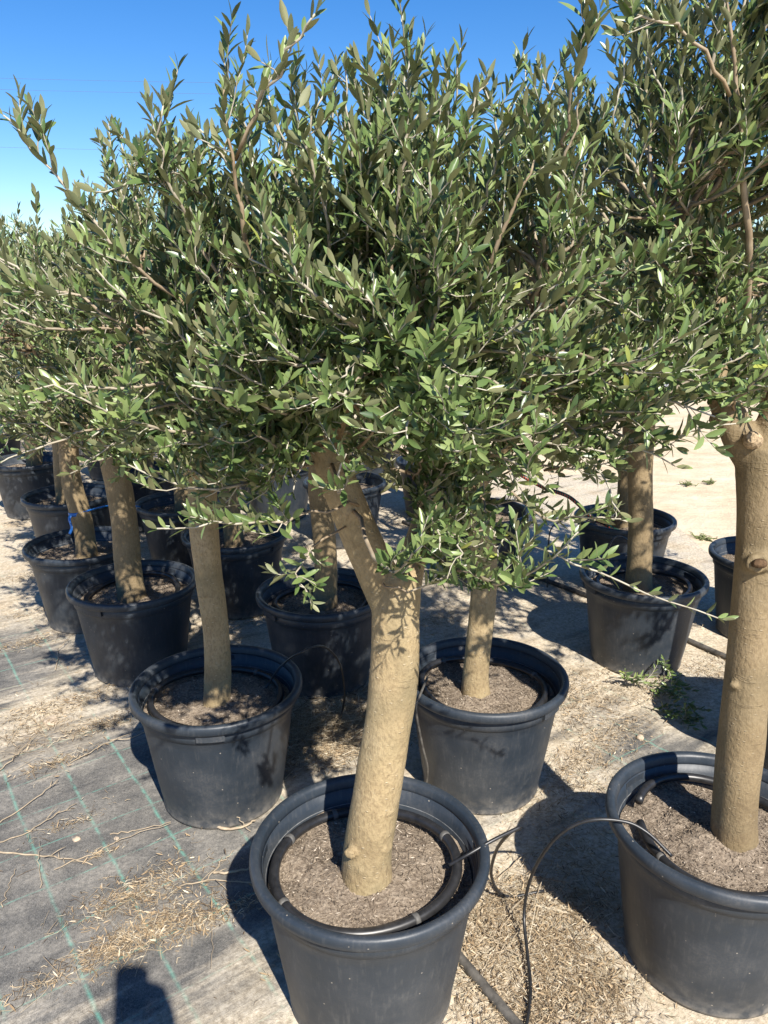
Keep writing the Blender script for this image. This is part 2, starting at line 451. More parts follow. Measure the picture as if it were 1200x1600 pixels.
SOILS = [soil_mesh(s) for s in (1.0, 2.0, 3.0)]
CHIPS = [chip_mesh(s, n) for s, n in ((1, 2400), (2, 2400), (3, 1500))]
M_RIDGE = mat_plain('pale_ridge', (.13, .135, .14), .6, .4, .5, 60)  # ridge rings coloured a paler grey than the pot wall
def ridge_mesh(z, r):
    m = MB(); m.lathe([(r, z - .0011), (r - .0016, z), (r, z + .0011)], 80); return m.mesh('inner_ridge', M_RIDGE)
RIDGES = [ridge_mesh(.3500, .2372), ridge_mesh(.3345, .2335), ridge_mesh(.3168, .2300)]
def make_pot(x, y, label, kind=0, rz=0.0, group='black nursery pots', chips=True):
    t = thing('plant_pot', label, 'plant pot', (x, y, .004 + sheet_h(x, y) * .5), rz, group)
    link('body', POT_BODY, t); link('rim', POT_RIM, t); link('soil', SOILS[kind], t)
    for a in (0, math.pi): o = link('handle_tab', POT_TAB, t); o.rotation_euler.z = a
    if chips:
        stuff(link('soil_chips', CHIPS[kind], t))
        for rm in RIDGES: link('inner_ridge', rm, t)
    return t

# ------------------------------------------------------------------ leaves
def leaf_template(stations, fold=.10, curl=.16):
    """(t, s, n) rows: along the length, across (half widths), out of plane"""
    T = []; F = []
    T.append((0, 0, 0))
    for (t, w) in stations:
        T += [(t, -w, 1), (t, 0, 0), (t, w, 1)]
    T.append((1, 0, 0))
    n = len(stations)
    F += [(0, 1, 2), (0, 2, 3)]
    for i in range(n - 1):
        a = 1 + 3 * i
        F += [(a, a + 3, a + 4, a + 1), (a + 1, a + 4, a + 5, a + 2)]
    a = 1 + 3 * (n - 1); e = 1 + 3 * n
    F += [(a, e, a + 1), (a + 1, e, a + 2)]
    return np.array(T, float), F
LT_NEAR = leaf_template([(.16, .30), (.42, .5), (.68, .46), (.88, .24)])
LT_MID = leaf_template([(.25, .42), (.65, .48)])
LT_FAR = (np.array([(0, 0, 0), (.5, -.5, 1), (.5, .5, 1), (1, 0, 0)], float), [(0, 1, 3, 2)])

def leaf_arrays(tmpl, P, D, N, L, Wd, curl):
    T, F = tmpl
    Sd = np.cross(N, D)
    t = T[:, 0][None, :, None]; s = T[:, 1][None, :, None]
    V = P[:, None] + D[:, None] * (L[:, None, None] * t) + Sd[:, None] * (Wd[:, None, None] * s) \
        + N[:, None] * ((np.abs(s) * .28 * Wd[:, None, None]) - curl[:, None, None] * L[:, None, None] * t * t)
    n, k = V.shape[:2]
    lens = [len(f) for f in F]; flat = np.concatenate([np.array(f) for f in F])
    idx = (flat[None] + (np.arange(n) * k)[:, None]).ravel()
    return V.reshape(-1, 3), idx, np.tile(lens, n), k
def leaf_mesh(name, tmpl, lv, mat, origin=(0, 0, 0)):
    P, D, N, L, Wd, C, T = lv
    V, idx, lens, k = leaf_arrays(tmpl, P - np.asarray(origin), D, N, L, Wd, C)
    me = bpy.data.meshes.new(name)
    me.vertices.add(len(V)); me.vertices.foreach_set('co', V.astype(np.float32).ravel())
    me.loops.add(len(idx)); me.loops.foreach_set('vertex_index', idx.astype(np.int32))
    st = np.concatenate([[0], np.cumsum(lens)[:-1]])
    me.polygons.add(len(lens)); me.polygons.foreach_set('loop_start', st.astype(np.int32)); me.polygons.foreach_set('loop_total', lens.astype(np.int32))
    me.polygons.foreach_set('use_smooth', [True] * len(lens))
    at = me.attributes.new('tint', 'FLOAT', 'POINT'); at.data.foreach_set('value', np.repeat(T, k).astype(np.float32))
    me.materials.append(mat); me.update(calc_edges=True)
    return me
_one = tuple(np.array(a, float) for a in ([[0, 0, 0]], [[1, 0, 0]], [[0, 0, 1]], [1.], [1.], [.10], [0.]))
LEAF_ONE = None
def single_leaf_mesh():
    global LEAF_ONE
    if LEAF_ONE is None:
        T, F = LT_NEAR
        V = [(t, s, abs(s) * .28 - .10 * t * t) for t, s, n in T]
        me = bpy.data.meshes.new('leaf'); me.from_pydata(V, [], F)
        me.polygons.foreach_set('use_smooth', [True] * len(me.polygons)); me.materials.append(M_LEAF); me.update()
        LEAF_ONE = me
    return LEAF_ONE

class Crown:
    def __init__(self, seed, leaf_len=.0390, leaf_gap=.0146):
        self.r = np.random.default_rng(seed); self.lv = []; self.gap = leaf_gap; self.ll = leaf_len
        self.branches = []; self.bare = []
        self.cur = None
    def new_branch(self): self.cur = MB(); self.branches.append(self.cur)
    def leaf(self, p, axis, side, size, ang=None):
        r = self.r
        for (za, zb, zr) in self.bare:
            v = zb - za; f = np.clip(np.dot(p - za, v) / np.dot(v, v), 0, 1)
            if np.linalg.norm(p - za - v * f) < zr: return
        a = math.radians(r.uniform(28, 58)) if ang is None else ang
        d = axis * math.cos(a) + side * math.sin(a) + np.array([0, 0, .42])
        d = unit(d + r.normal(size=3) * .10)
        n = axis * math.sin(a) - side * math.cos(a) + np.array([0, 0, .35]) + r.normal(size=3) * .22
        n = unit(n - d * np.dot(n, d))
        L = self.ll * size * r.uniform(.72, 1.18)
        self.lv.append((p, d, n, L, L * r.uniform(.235, .325), r.uniform(.02, .20), r.random()))
    def leafy(self, pts, f0, size=1.0, gap=None, keep=.9):
        r = self.r; gap = gap or self.gap
        seg = np.linalg.norm(np.diff(pts, axis=0), axis=1); cum = np.concatenate([[0], np.cumsum(seg)]); Lt = cum[-1]
        s = f0 * Lt + r.uniform(0, gap); k = r.integers(0, 2); roll = r.uniform(0, 3.14)
        while s < Lt:
            i = min(int(np.searchsorted(cum, s)) - 1, len(seg) - 1); i = max(i, 0)
            f = (s - cum[i]) / max(seg[i], 1e-9); p = pts[i] * (1 - f) + pts[i + 1] * f
            ax = unit(pts[i + 1] - pts[i])
            ref = np.array([0, 0, 1.]) if abs(ax[2]) < .95 else np.array([1., 0, 0])
            u = unit(np.cross(ax, ref)); w = np.cross(ax, u)
            th = roll + k * math.pi / 2 + r.normal() * .25
            sd = u * math.cos(th) + w * math.sin(th)
            q = size * (1 - .35 * (s / Lt) ** 3)
            for sg in (1, -1):
                if r.random() < keep: self.leaf(p, ax, sd * sg, q)
            k += 1; s += gap * r.uniform(.75, 1.3)
        ax = unit(pts[-1] - pts[-2]); u = unit(np.cross(ax, [.3, .2, 1.]))
        for sg in (1, -1): self.leaf(pts[-1], ax, u * sg, size * .72, math.radians(r.uniform(8, 26)))
    def shoot(self, path, r0, r1, twigs=7, twig_len=.15, f0=.35, size=1.0, n=9, brown=None, keep=.9, gap=None, tw0=.2):
        r = self.r
        pts = catmull(path, n)
        pts[1:-1] += r.normal(size=(n - 2, 3)) * .004
        rad = np.linspace(r0, r1, n)
        br = np.clip(np.linspace(1.0, -.3, n), 0, 1) if brown is None else np.full(n, brown)
        self.cur.tube(pts, rad, 5, True, np.repeat(br, 5))
        self.leafy(pts, f0, size, keep=keep, gap=gap)
        seg = np.linalg.norm(np.diff(pts, axis=0), axis=1); cum = np.concatenate([[0], np.cumsum(seg)]); Lt = cum[-1]
        for j in range(twigs):
            fr = r.uniform(tw0, .94); s = fr * Lt
            i = max(0, min(int(np.searchsorted(cum, s)) - 1, len(seg) - 1)); f = (s - cum[i]) / seg[i]
            p = pts[i] * (1 - f) + pts[i + 1] * f; ax = unit(pts[i + 1] - pts[i])
            rv = r.normal(size=3); rv = unit(rv - ax * np.dot(rv, ax))
            a = math.radians(r.uniform(32, 62)); d = unit(ax * math.cos(a) + rv * math.sin(a))
            L = twig_len * r.uniform(.45, 1.25) * (1 - .45 * fr)
            e1 = p + d * L * .5 + np.array([0, 0, .02 * L]); e2 = p + d * L * .97 + np.array([0, 0, .22 * L]) + r.normal(size=3) * .012
            if any(np.linalg.norm(p - (za + (zb - za) * np.clip(np.dot(p - za, zb - za) / np.dot(zb - za, zb - za), 0, 1))) < zr for za, zb, zr in self.bare): continue
            tp = catmull([p, e1, e2], 4)
            self.cur.tube(tp, np.linspace(max(.0011, r1 * .9), .0009, 4), 4, False, 0.0)
            self.leafy(tp, .12, size, keep=keep, gap=gap)
    def envelope(self, starts, c, rad, nsh, twigs=7, twig_len=.15, zmin=-.45, r0=.0048, up=.16, keep=.9):
        """shoots from limb points out to the crown's uneven outline; one branch per limb"""
        r = self.r; c = np.asarray(c, float); rad = np.asarray(rad, float)
        allp = np.vstack(starts); owner = np.concatenate([np.full(len(s), i) for i, s in enumerate(starts)])
        jobs = [[] for _ in starts]
        i = 0
        while i < nsh:
            d = unit(r.normal(size=3) + np.array([0, 0, .36]))
            if d[2] < zmin: continue
            i += 1
            lump = 1 + .20 * mnoise.noise(Vector(d * 2.1) + Vector((float(c[0]) * 7, float(c[1]) * 7, 1.5)))
            tip = c + d * rad * lump * (r.uniform(.80, 1.06) if r.random() < .62 else r.uniform(.42, .8))
            tip = tip + np.array([0, 0, up * max(0, d[2] + .25) * r.random() ** 2 * 1.6])
            dist = np.linalg.norm(allp - tip, axis=1) * r.uniform(.75, 1.3, len(allp)) + .5 * np.maximum(0, allp[:, 2] - tip[2] + .08)
            k = int(np.argmin(dist)); jobs[owner[k]].append((allp[k], tip))
        for js in jobs:
            self.new_branch()
            for a, b in js:
                v = b - a; L = np.linalg.norm(v)
                mid = a + v * .52 + np.array([v[0] * .12, v[1] * .12, -.08 * L]) + r.normal(size=3) * .016
                q = .6 + .8 * L
                self.shoot([a, mid, b], r0 * q, .0013, max(2, int(twigs * min(1.25, L / .42))), twig_len, .28, 1.0, 9, None, keep)
    def arrays(self):
        A = list(zip(*self.lv))
        return [np.array(A[0]), np.array(A[1]), np.array(A[2])] + [np.array(a) for a in A[3:]]

def limb_pts(path, n=9): return catmull(path, n)

def trunk_mesh(paths, origin, knots=(), k=22, voxel=None, seed=0, mat=None):
    """paths: list of [(x,y,z,r)...]; the first is the stem"""
    m = MB(); rr = random.Random(seed)
    for pi, path in enumerate(paths):
        A = np.array(path, float); n = 34 if pi == 0 else 18
        pts = catmull(A[:, :3], n); rad = np.interp(np.linspace(0, len(A) - 1, n), np.arange(len(A)), A[:, 3])
        if pi == 0:
            s = np.linspace(0, 1, n); rad = rad * (1 + .22 * np.exp(-s * 14)) 
            rad = rad * (1 + .025 * np.array([mnoise.noise(Vector((seed, x * 9, 0))) for x in s]))
            pts = pts + np.stack([.005 * np.sin(s * 9 + seed), .004 * np.cos(s * 7 + seed), 0 * s], 1)
        st = m.n
        m.tube(pts, rad, k)
        V = m.v[-1]
        for i in range(len(V)):
            if i >= n * k: break
            c = pts[i // k]; d = V[i] - c
            q = mnoise.noise(Vector((V[i][0] * 22, V[i][1] * 22, V[i][2] * 6 + seed))) * .07 + mnoise.noise(Vector((V[i][0] * 45, V[i][1] * 45, V[i][2] * 30 + seed))) * .022
            V[i] = c + d * (1 + q)
    for (p, dirn, size) in knots:                        # swollen collar with a hollow eye
        p = np.asarray(p, float); dirn = unit(np.asarray(dirn, float))
        u = unit(np.cross(dirn, [0, 0, 1.])); w = np.cross(dirn, u)
        ring = [p + u * size * 1.15 * math.cos(a) + w * size * .72 * math.sin(a) for a in np.linspace(0, 2 * math.pi, 14)[:-1]]
        m.tube(ring, [size * .42 * (1 + .3 * math.sin(3 * i + size * 900)) for i in range(len(ring))], 8, closed=True)
        m.tube([p - dirn * size * 1.5, p - dirn * size * .3, p + dirn * size * .12, p + dirn * size * .2], [size * 1.5, size * 1.05, size * .5, size * .1], 10)
    return m.mesh('trunk', mat or M_BARK, True, origin)

def knob_faces():
    pass

def add_trunk(root, paths, knots=(), voxel=.0055, seed=0, mat=None):
    o = link('trunk', trunk_mesh(paths, root.location, knots, seed=seed, mat=mat), root)
    if voxel:
        md = o.modifiers.new('remesh', 'REMESH'); md.mode = 'VOXEL'; md.voxel_size = voxel; md.use_smooth_shade = True
        sm = o.modifiers.new('smooth', 'SMOOTH'); sm.iterations = 5; sm.factor = .5
    return o

CAM = np.array([0, 0, CAMH])
def finish_crown(root, cr, tmpl, nleaf=0):
    org = np.array(root.location)
    for b in cr.branches:
        if b.n: b.build('branch', M_TWIG, root, True, org)
    lv = cr.arrays()
    pick = np.zeros(len(lv[0]), bool)
    if nleaf:
        mid = lv[0] + lv[1] * lv[3][:, None] * .5
        x, y, z = project(mid)
        vis = (x > 10) & (x < 1190) & (y > 10) & (y < 1590) & (z > .2)
        area = lv[3] / z * (.35 + .65 * np.abs(np.einsum('ij,ij->i', lv[2], unit_rows(mid - CAM))))
        area = np.where(vis, area, 0)
        pick[np.argsort(-area)[:nleaf]] = True
    rest = [a[~pick] for a in lv]
    c = stuff(link('crown', leaf_mesh('crown', tmpl, rest, M_LEAF, org), root))
    me = single_leaf_mesh() if nleaf else None
    for i in np.nonzero(pick)[0]:
        P, D, N, L, Wd = lv[0][i] - org, lv[1][i], lv[2][i], lv[3][i], lv[4][i]
        Sd = np.cross(N, D)
        o = link('leaf', me, c)
        o.matrix_basis = Matrix(((D[0] * L, Sd[0] * Wd, N[0] * L, P[0]), (D[1] * L, Sd[1] * Wd, N[1] * L, P[1]), (D[2] * L, Sd[2] * Wd, N[2] * L, P[2]), (0, 0, 0, 1)))
    return c
def unit_rows(a): return a / np.linalg.norm(a, axis=1)[:, None]

TREES = 'olive trees growing in nursery pots'

# ------------------------------------------------------------------ the four near trees
def limbs_from(fork, r, rnd, n, c, rad, lo=.5, hi=.72):
    """scaffold limbs from the fork into the crown"""
    out = []
    a0 = rnd.uniform(0, 6.28)
    for i in range(n):
        a = a0 + i * 6.283 / n + rnd.normal() * .3
        el = rnd.uniform(.5, 1.15)
        d = np.array([math.cos(a) * math.cos(el), math.sin(a) * math.cos(el), math.sin(el)])
        tip = np.asarray(c) + d * np.asarray(rad) * rnd.uniform(lo, hi) - np.array([0, 0, .12])
        v = tip - fork
        out.append([(*fork, r * .85), (*(fork + v * .35 + np.array([v[0] * .2, v[1] * .2, -.02])), r * .62), (*(fork + v * .7), r * .38), (*tip, r * .2)])
    return out
def xyz(path): return np.array([p[:3] for p in path], float)
def with_r(pts, radii): return [(*p, q) for p, q in zip(pts, radii)]

# --- front tree
FB = PH(578, 1321, POT_H)[:2]
make_pot(FB[0], FB[1], 'pot with blue-grey sunlit side whose hose ring has a tube poking over its rim', 0, 0.0)
root = thing('olive_tree', 'olive tree with thick tan trunk forking low, leaf shadows down its smooth bark', 'olive tree', (FB[0] - .005, FB[1] - .01, .30), 0, TREES)
fork = PX(622, 925, 1.46)
stem = with_r([np.array([FB[0] - .005, FB[1] - .02, .27]), PX(577, 1335, 1.415), PX(594, 1200, 1.42), PX(612, 1060, 1.44), fork, PX(628, 895, 1.47)], [.058, .0535, .0515, .050, .0505, .043])
limbA = with_r([PX(617, 950, 1.46), PX(574, 862, 1.46), PX(538, 775, 1.45), PX(507, 695, 1.45), PX(482, 600, 1.48), PX(470, 500, 1.50)], [.046, .040, .036, .032, .022, .012])
limbA2 = with_r([PX(508, 700, 1.475), PX(530, 640, 1.46), PX(545, 560, 1.42), PX(560, 450, 1.38)], [.026, .020, .014, .008])
limbB = with_r([PX(630, 930, 1.47), PX(648, 860, 1.55), PX(672, 770, 1.64), PX(700, 640, 1.68), PX(715, 480, 1.68)], [.036, .027, .022, .016, .010])
limbC = with_r([PX(505, 690, 1.48), PX(440, 630, 1.52), PX(370, 560, 1.55), PX(320, 470, 1.56)], [.022, .016, .011, .007])
limbD = with_r([PX(690, 750, 1.62), PX(760, 640, 1.55), PX(820, 540, 1.45), PX(860, 430, 1.40)], [.019, .014, .010, .007])
limbE = with_r([PX(680, 730, 1.66), PX(668, 660, 1.52), PX(655, 590, 1.38), PX(640, 520, 1.26)], [.014, .011, .008, .006])
kn = [(PX(546, 1335, 1.362), (-.5, -1, .2), .010), (PX(570, 1362, 1.362), (0, -1, .1), .009), (PX(606, 1325, 1.38), (.8, -.6, .1), .010), (PX(560, 885, 1.435), (-.6, -.8, 0), .009)]
add_trunk(root, [stem, limbA, limbB, limbC, limbD, limbE, limbA2], kn, .0048, 3)
st = MB(); p0 = PX(535, 600, 1.44); p1 = PX(543, 572, 1.415)
st.tube([p0, p1], [.012, .0115], 10); st.build('cut_stub', M_CUT, root, True, root.location)
cr = Crown(11)
cr.bare = [(PX(590, 890, 1.36), PX(528, 750, 1.36), .095), (PX(575, 870, 1.25), PX(530, 770, 1.25), .085)]     # the big limb is pruned clean low down
starts = [catmull(xyz(l), 12)[3:] for l in (limbA, limbA2, limbB, limbC, limbD, limbE)]
cr.envelope(starts, (FB[0] + .02, FB[1] + .03, 1.35), (.60, .50, .41), 225, 9, .14, -.26, .0050, .11)
cr.new_branch()
def pxshoot(c, pts, r0, tw, twl, size=1.0, f0=.2, keep=.92, brown=None, gap=None, tw0=.2):
    c.shoot([PX(*p) for p in pts], r0, .0013, tw, twl, f0, size, 14, brown, keep, gap, tw0)
pxshoot(cr, [(560, 790, 1.42), (500, 800, 1.32), (430, 815, 1.22), (340, 818, 1.14), (245, 826, 1.08)], .0032, 5, .07, 1.05, .36, .96, None, .014, .42)
pxshoot(cr, [(598, 912, 1.41), (640, 918, 1.38), (690, 902, 1.36), (722, 872, 1.34)], .0024, 2, .05, 1.15, .05, 1, None, .012)
pxshoot(cr, [(545, 820, 1.43), (490, 850, 1.33), (463, 900, 1.27), (478, 925, 1.24)], .0024, 4, .07, .95, .4, .92, None, None, .45)
pxshoot(cr, [(690, 770, 1.5), (780, 838, 1.42), (880, 872, 1.38), (1000, 922, 1.34), (1128, 968, 1.30)], .0030, 0, .05, 1.0, .28, 1.0, 0.0, .030)
pxshoot(cr, [(770, 720, 1.5), (800, 770, 1.4), (860, 815, 1.33), (935, 806, 1.30), (980, 815, 1.28)], .0030, 5, .07, .95, .3)
pxshoot(cr, [(820, 620, 1.4), (896, 672, 1.33), (932, 728, 1.28), (968, 800, 1.25)], .0030, 4, .06, .9, .35)
pxshoot(cr, [(770, 742, 1.5), (896, 676, 1.38), (1000, 642, 1.33), (1090, 588, 1.30), (1185, 540, 1.28)], .0052, 6, .09, 1.1, .35, .9, .3)
pxshoot(cr, [(850, 735, 1.45), (950, 705, 1.36), (1040, 690, 1.33), (1150, 662, 1.30)], .0026, 3, .06, 1.05, .3)
pxshoot(cr, [(435, 560, 1.35), (395, 400, 1.22), (370, 280, 1.17), (350, 140, 1.15)], .0062, 6, .14, 1.0, .5, .9, .9)
pxshoot(cr, [(368, 250, 1.17), (400, 170, 1.12), (450, 90, 1.09), (492, 22, 1.07)], .0030, 3, .06, 1.0, .35, .9, None, .022)
pxshoot(cr, [(690, 600, 1.35), (738, 480, 1.24), (795, 350, 1.18), (835, 250, 1.16)], .0062, 7, .12, 1.0, .4, .9, .8)
pxshoot(cr, [(830, 470, 1.35), (872, 300, 1.26), (905, 150, 1.22)], .0052, 5, .12, 1.0, .5, .9, .6)
pxshoot(cr, [(880, 230, 1.25), (900, 110, 1.20), (925, -10, 1.17)], .0026, 2, .05, 1.1, .2, .9)
pxshoot(cr, [(330, 520, 1.40), (200, 400, 1.27), (90, 280, 1.28), (5, 180, 1.25)], .0036, 7, .11, 1.05, .35)
pxshoot(cr, [(300, 560, 1.45), (150, 480, 1.30), (30, 420, 1.31), (-40, 380, 1.28)], .0036, 7, .11, 1.05, .3)
pxshoot(cr, [(400, 640, 1.47), (330, 560, 1.30), (250, 500, 1.28), (150, 420, 1.21)], .0036, 7, .12, 1.05, .3)
pxshoot(cr, [(420, 560, 1.35), (310, 380, 1.28), (255, 250, 1.23), (255, 165, 1.22)], .0036, 6, .12, 1.0, .4)
pxshoot(cr, [(560, 540, 1.35), (520, 380, 1.25), (480, 230, 1.19), (505, 150, 1.18)], .0036, 7, .09, 1.0, .3)
pxshoot(cr, [(640, 520, 1.25), (690, 350, 1.21), (730, 200, 1.18), (760, 120, 1.19)], .0036, 7, .09, 1.0, .3)
pxshoot(cr, [(600, 520, 1.25), (620, 340, 1.21), (640, 200, 1.18), (690, 165, 1.19)], .0036, 7, .09, 1.0, .3)
pxshoot(cr, [(560, 640, 1.40), (480, 580, 1.29), (410, 600, 1.19), (330, 560, 1.13)], .0034, 7, .10, 1.0, .2)
pxshoot(cr, [(640, 640, 1.35), (700, 560, 1.25), (800, 520, 1.17), (880, 440, 1.13)], .0034, 7, .10, 1.0, .2)
pxshoot(cr, [(700, 700, 1.55), (760, 640, 1.30), (850, 620, 1.28), (960, 560, 1.23)], .0034, 7, .10, 1.0, .2)
for (a_, b_, c_, n_) in [((640, 880, 1.55), (690, 800, 1.49), (760, 770, 1.45), 7), ((650, 850, 1.57), (740, 830, 1.50), (830, 845, 1.45), 7), ((640, 900, 1.53), (690, 850, 1.45), (730, 800, 1.41), 6),
        ((660, 760, 1.55), (720, 720, 1.43), (800, 730, 1.37), 8), ((670, 720, 1.55), (740, 690, 1.41), (790, 680, 1.35), 7), ((500, 690, 1.52), (450, 720, 1.41), (400, 760, 1.35), 7),
        ((490, 660, 1.53), (420, 680, 1.39), (350, 720, 1.31), 8), ((480, 640, 1.53), (400, 640, 1.37), (310, 700, 1.27), 8), ((660, 800, 1.59), (700, 860, 1.52), (770, 870, 1.49), 6), ((672, 770, 1.67), (770, 790, 1.55), (850, 770, 1.49), 7), ((650, 700, 1.50), (680, 640, 1.30), (740, 600, 1.29), 7)]:
    pxshoot(cr, [a_, b_, c_], .0030, n_, .09, .85, .15)
for k_ in range(34):                                     # short inner growth facing the open side
    q = cr.r; x0 = q.uniform(360, 860); y0 = q.uniform(430, 600 if x0 < 640 else 740)
    pxshoot(cr, [(600 + (x0 - 600) * .55, y0 + 60, 1.50), (600 + (x0 - 600) * .8, y0 + 25, 1.36), (x0, y0 - 25, q.uniform(1.16, 1.30))], .0030, 6, .09, .9, .2)
for (x0, y0) in ((540, 110), (575, 85), (610, 120), (640, 95), (455, 130), (700, 105), (720, 75), (810, 150), (420, 150), (590, 150), (310, 200), (215, 250), (150, 300)):
    q = cr.r; xs_ = 600 + (x0 - 600) * .75; dd_ = q.uniform(1.22, 1.40)
    pxshoot(cr, [(600 + (x0 - 600) * .55, 460, 1.42), (xs_, 300, dd_ + .03), (x0, y0, dd_)], .0034, 7, .085, 1.0, .25)
for (a_, b_, c_) in (((690, 780, 1.36), (712, 835, 1.22), (728, 885, 1.15)), ((680, 770, 1.34), (676, 820, 1.20), (690, 862, 1.14)), ((740, 760, 1.36), (770, 820, 1.24), (778, 870, 1.18))):
    pxshoot(cr, [a_, b_, c_], .0024, 3, .05, .9, .25)
for k_ in range(12):                                     # loose low growth left of the limb
    q = cr.r; x0, y0 = q.uniform(300, 500), q.uniform(640, 785)
    pxshoot(cr, [(490, 640, 1.46), (490 + (x0 - 490) * .5, (640 + y0) / 2 - 12, 1.38), (x0, y0, q.uniform(1.22, 1.36))], .0028, 6, .08, .85, .25)
for k_ in range(12):                                     # sprouts low down right of the fork
    q = cr.r; x0, y0 = q.uniform(640, 820), q.uniform(730, 875)
    pxshoot(cr, [(655, y0 + 5, 1.54), (660 + (x0 - 660) * .5, y0 - 5, 1.46), (x0, y0 - 25, q.uniform(1.36, 1.46))], .0026, 6, .075, .8, .15)
pxshoot(cr, [(520, 700, 1.45), (430, 700, 1.30), (370, 640, 1.25), (300, 620, 1.19)], .0036, 7, .10, 1.0, .2)
pxshoot(cr, [(560, 700, 1.45), (600, 640, 1.28), (590, 560, 1.18), (540, 480, 1.13)], .0034, 7, .10, 1.0, .2)
finish_crown(root, cr, LT_NEAR, 300)

# --- right tree
RB = PH(1130, 1275, POT_H)[:2]
make_pot(RB[0], RB[1], 'pot with ribbed inner wall bared above its soil, thin tube arching over its rim', 1, -.9)
root = thing('olive_tree', 'olive tree with stout trunk marked by an eye-shaped knot below a pale cut fork', 'olive tree', (PH(1146, 1300, .33)[0], RB[1] + .02, .30), 0, TREES)
rf = 1.545
stem = with_r([PX(1144, 1330, rf), PX(1146, 1290, rf), PX(1160, 1160, rf), PX(1176, 1000, rf + .01), PX(1184, 860, rf + .02), PX(1190, 745, rf + .03), PX(1192, 690, rf + .03)], [.054, .050, .050, .049, .049, .052, .050])
lA = with_r([PX(1192, 730, rf + .03), PX(1150, 672, rf + .04), PX(1122, 590, rf + .08), PX(1116, 500, rf + .12), PX(1112, 420, rf + .15), PX(1090, 300, rf + .12)], [.046, .034, .029, .027, .022, .011])
lB = with_r([PX(1195, 720, rf + .03), PX(1215, 650, rf + .03), PX(1240, 560, rf + .05), PX(1260, 440, rf + .05), PX(1290, 300, rf)], [.046, .036, .030, .022, .012])
lC = with_r([PX(1116, 500, rf + .12), PX(1060, 420, rf + .05), PX(1020, 330, rf)], [.016, .011, .007])
kn = [(PX(1186, 880, rf - .030), (0, -1, .05), .020), (PX(1145, 1072, rf - .03), (-.7, -.8, .1), .007), (PX(1118, 655, rf - .01), (-.8, -.5, .1), .012)]
add_trunk(root, [stem, lA, lB, lC], kn, .005, 8, M_BARK2)
m = MB(); kp = PX(1186, 880, rf - .040)
m.tube([kp, kp + [0, -.010, 0], kp + [0, -.012, 0]], [.017, .013, .003], 12); V = m.v[-1]; V[:, 2] = kp[2] + (V[:, 2] - kp[2]) * .62; m.build('knot', M_KNOT, root, True, root.location)
st = MB(); st.tube([PX(1176, 690, rf + .02), PX(1175, 686, rf - .022), PX(1175, 684, rf - .030)], [.022, .0165, .010], 11); st.build('cut_stub', M_CUT, root, False, root.location)
cr = Crown(23)
starts = [catmull(xyz(l), 12)[3:] for l in (lA, lB, lC)]
cc = PX(1215, 330, 1.66)
cr.envelope(starts, cc, (.46, .46, .55), 115, 8, .15, -.45, .0050, .16)
cr.new_branch()
pxshoot(cr, [(1172, 520, 1.55), (1166, 300, 1.42), (1145, 120, 1.38), (1125, -40, 1.36)], .0082, 8, .12, 1.0, .55, .9, .75)
pxshoot(cr, [(1140, 150, 1.38), (1080, 60, 1.34), (1000, 25, 1.30), (955, -5, 1.28)], .0034, 4, .08, 1.0, .3)
pxshoot(cr, [(1090, 400, 1.5), (1010, 300, 1.40), (960, 200, 1.36), (975, 90, 1.35)], .0034, 6, .10, 1.0, .3)
pxshoot(cr, [(1110, 420, 1.6), (1060, 300, 1.45), (1040, 180, 1.38), (1010, 80, 1.36)], .0034, 6, .10, 1.0, .3)
pxshoot(cr, [(1125, 600, 1.6), (1070, 520, 1.5), (1010, 500, 1.42), (930, 460, 1.38)], .0034, 6, .10, 1.0, .3)
for k_ in range(14):
    q = cr.r; x0, y0 = q.uniform(1040, 1180), q.uniform(330, 600)
    pxshoot(cr, [(1118, y0 + 60, 1.66), (1100 + (x0 - 1110) * .6, y0 + 25, 1.52), (x0, y0 - 30, q.uniform(1.36, 1.46))], .0030, 6, .09, .95, .2)
pxshoot(cr, [(1150, 650, 1.58), (1150, 600, 1.45), (1165, 560, 1.38), (1195, 530, 1.34)], .0026, 4, .07, 1.0, .3)
finish_crown(root, cr, LT_NEAR, 300)

# --- left tree
LB = PH(339, 1067, POT_H)[:2]
make_pot(LB[0], LB[1], 'pot on the clean grey sheet, broad tab under its rim, straw leaning on it', 2, -1.45)
root = thing('olive_tree', 'slim straight-trunked olive in the pot beside the green-threaded sheet, one knot high on its trunk', 'olive tree', (LB[0] - .005, LB[1], .30), 0, TREES)
lf = 2.15
stem = with_r([PX(337, 1130, lf), PX(337, 1090, lf), PX(337, 1000, lf), PX(328, 890, lf), PX(318, 800, lf), PX(312, 750, lf)], [.045, .041, .040, .041, .043, .040])
fk = PX(314, 765, lf)
rnd = np.random.default_rng(5)
cc = PX(300, 530, 2.2); rad = (.60, .56, .48)
lb = limbs_from(fk, .036, rnd, 5, cc, rad)
add_trunk(root, [stem] + lb, [(PX(309, 862, lf - .040), (-.5, -.9, 0), .010)], .006, 5)
cr = Crown(31)
cr.envelope([catmull(xyz(l), 12)[3:] for l in lb], cc, rad, 135, 8, .15, -.7, .0050, .05)
cr.new_branch()
pxshoot(cr, [(230, 600, 2.1), (150, 612, 1.85), (60, 628, 1.7), (-30, 628, 1.6)], .0040, 4, .08, 1.1, .2)
pxshoot(cr, [(260, 640, 2.1), (160, 668, 1.85), (70, 700, 1.75), (-30, 735, 1.65)], .0040, 4, .08, 1.1, .25, .6)
pxshoot(cr, [(290, 690, 2.1), (230, 680, 1.9), (170, 700, 1.8), (110, 740, 1.75)], .0034, 4, .08, 1.1, .2)
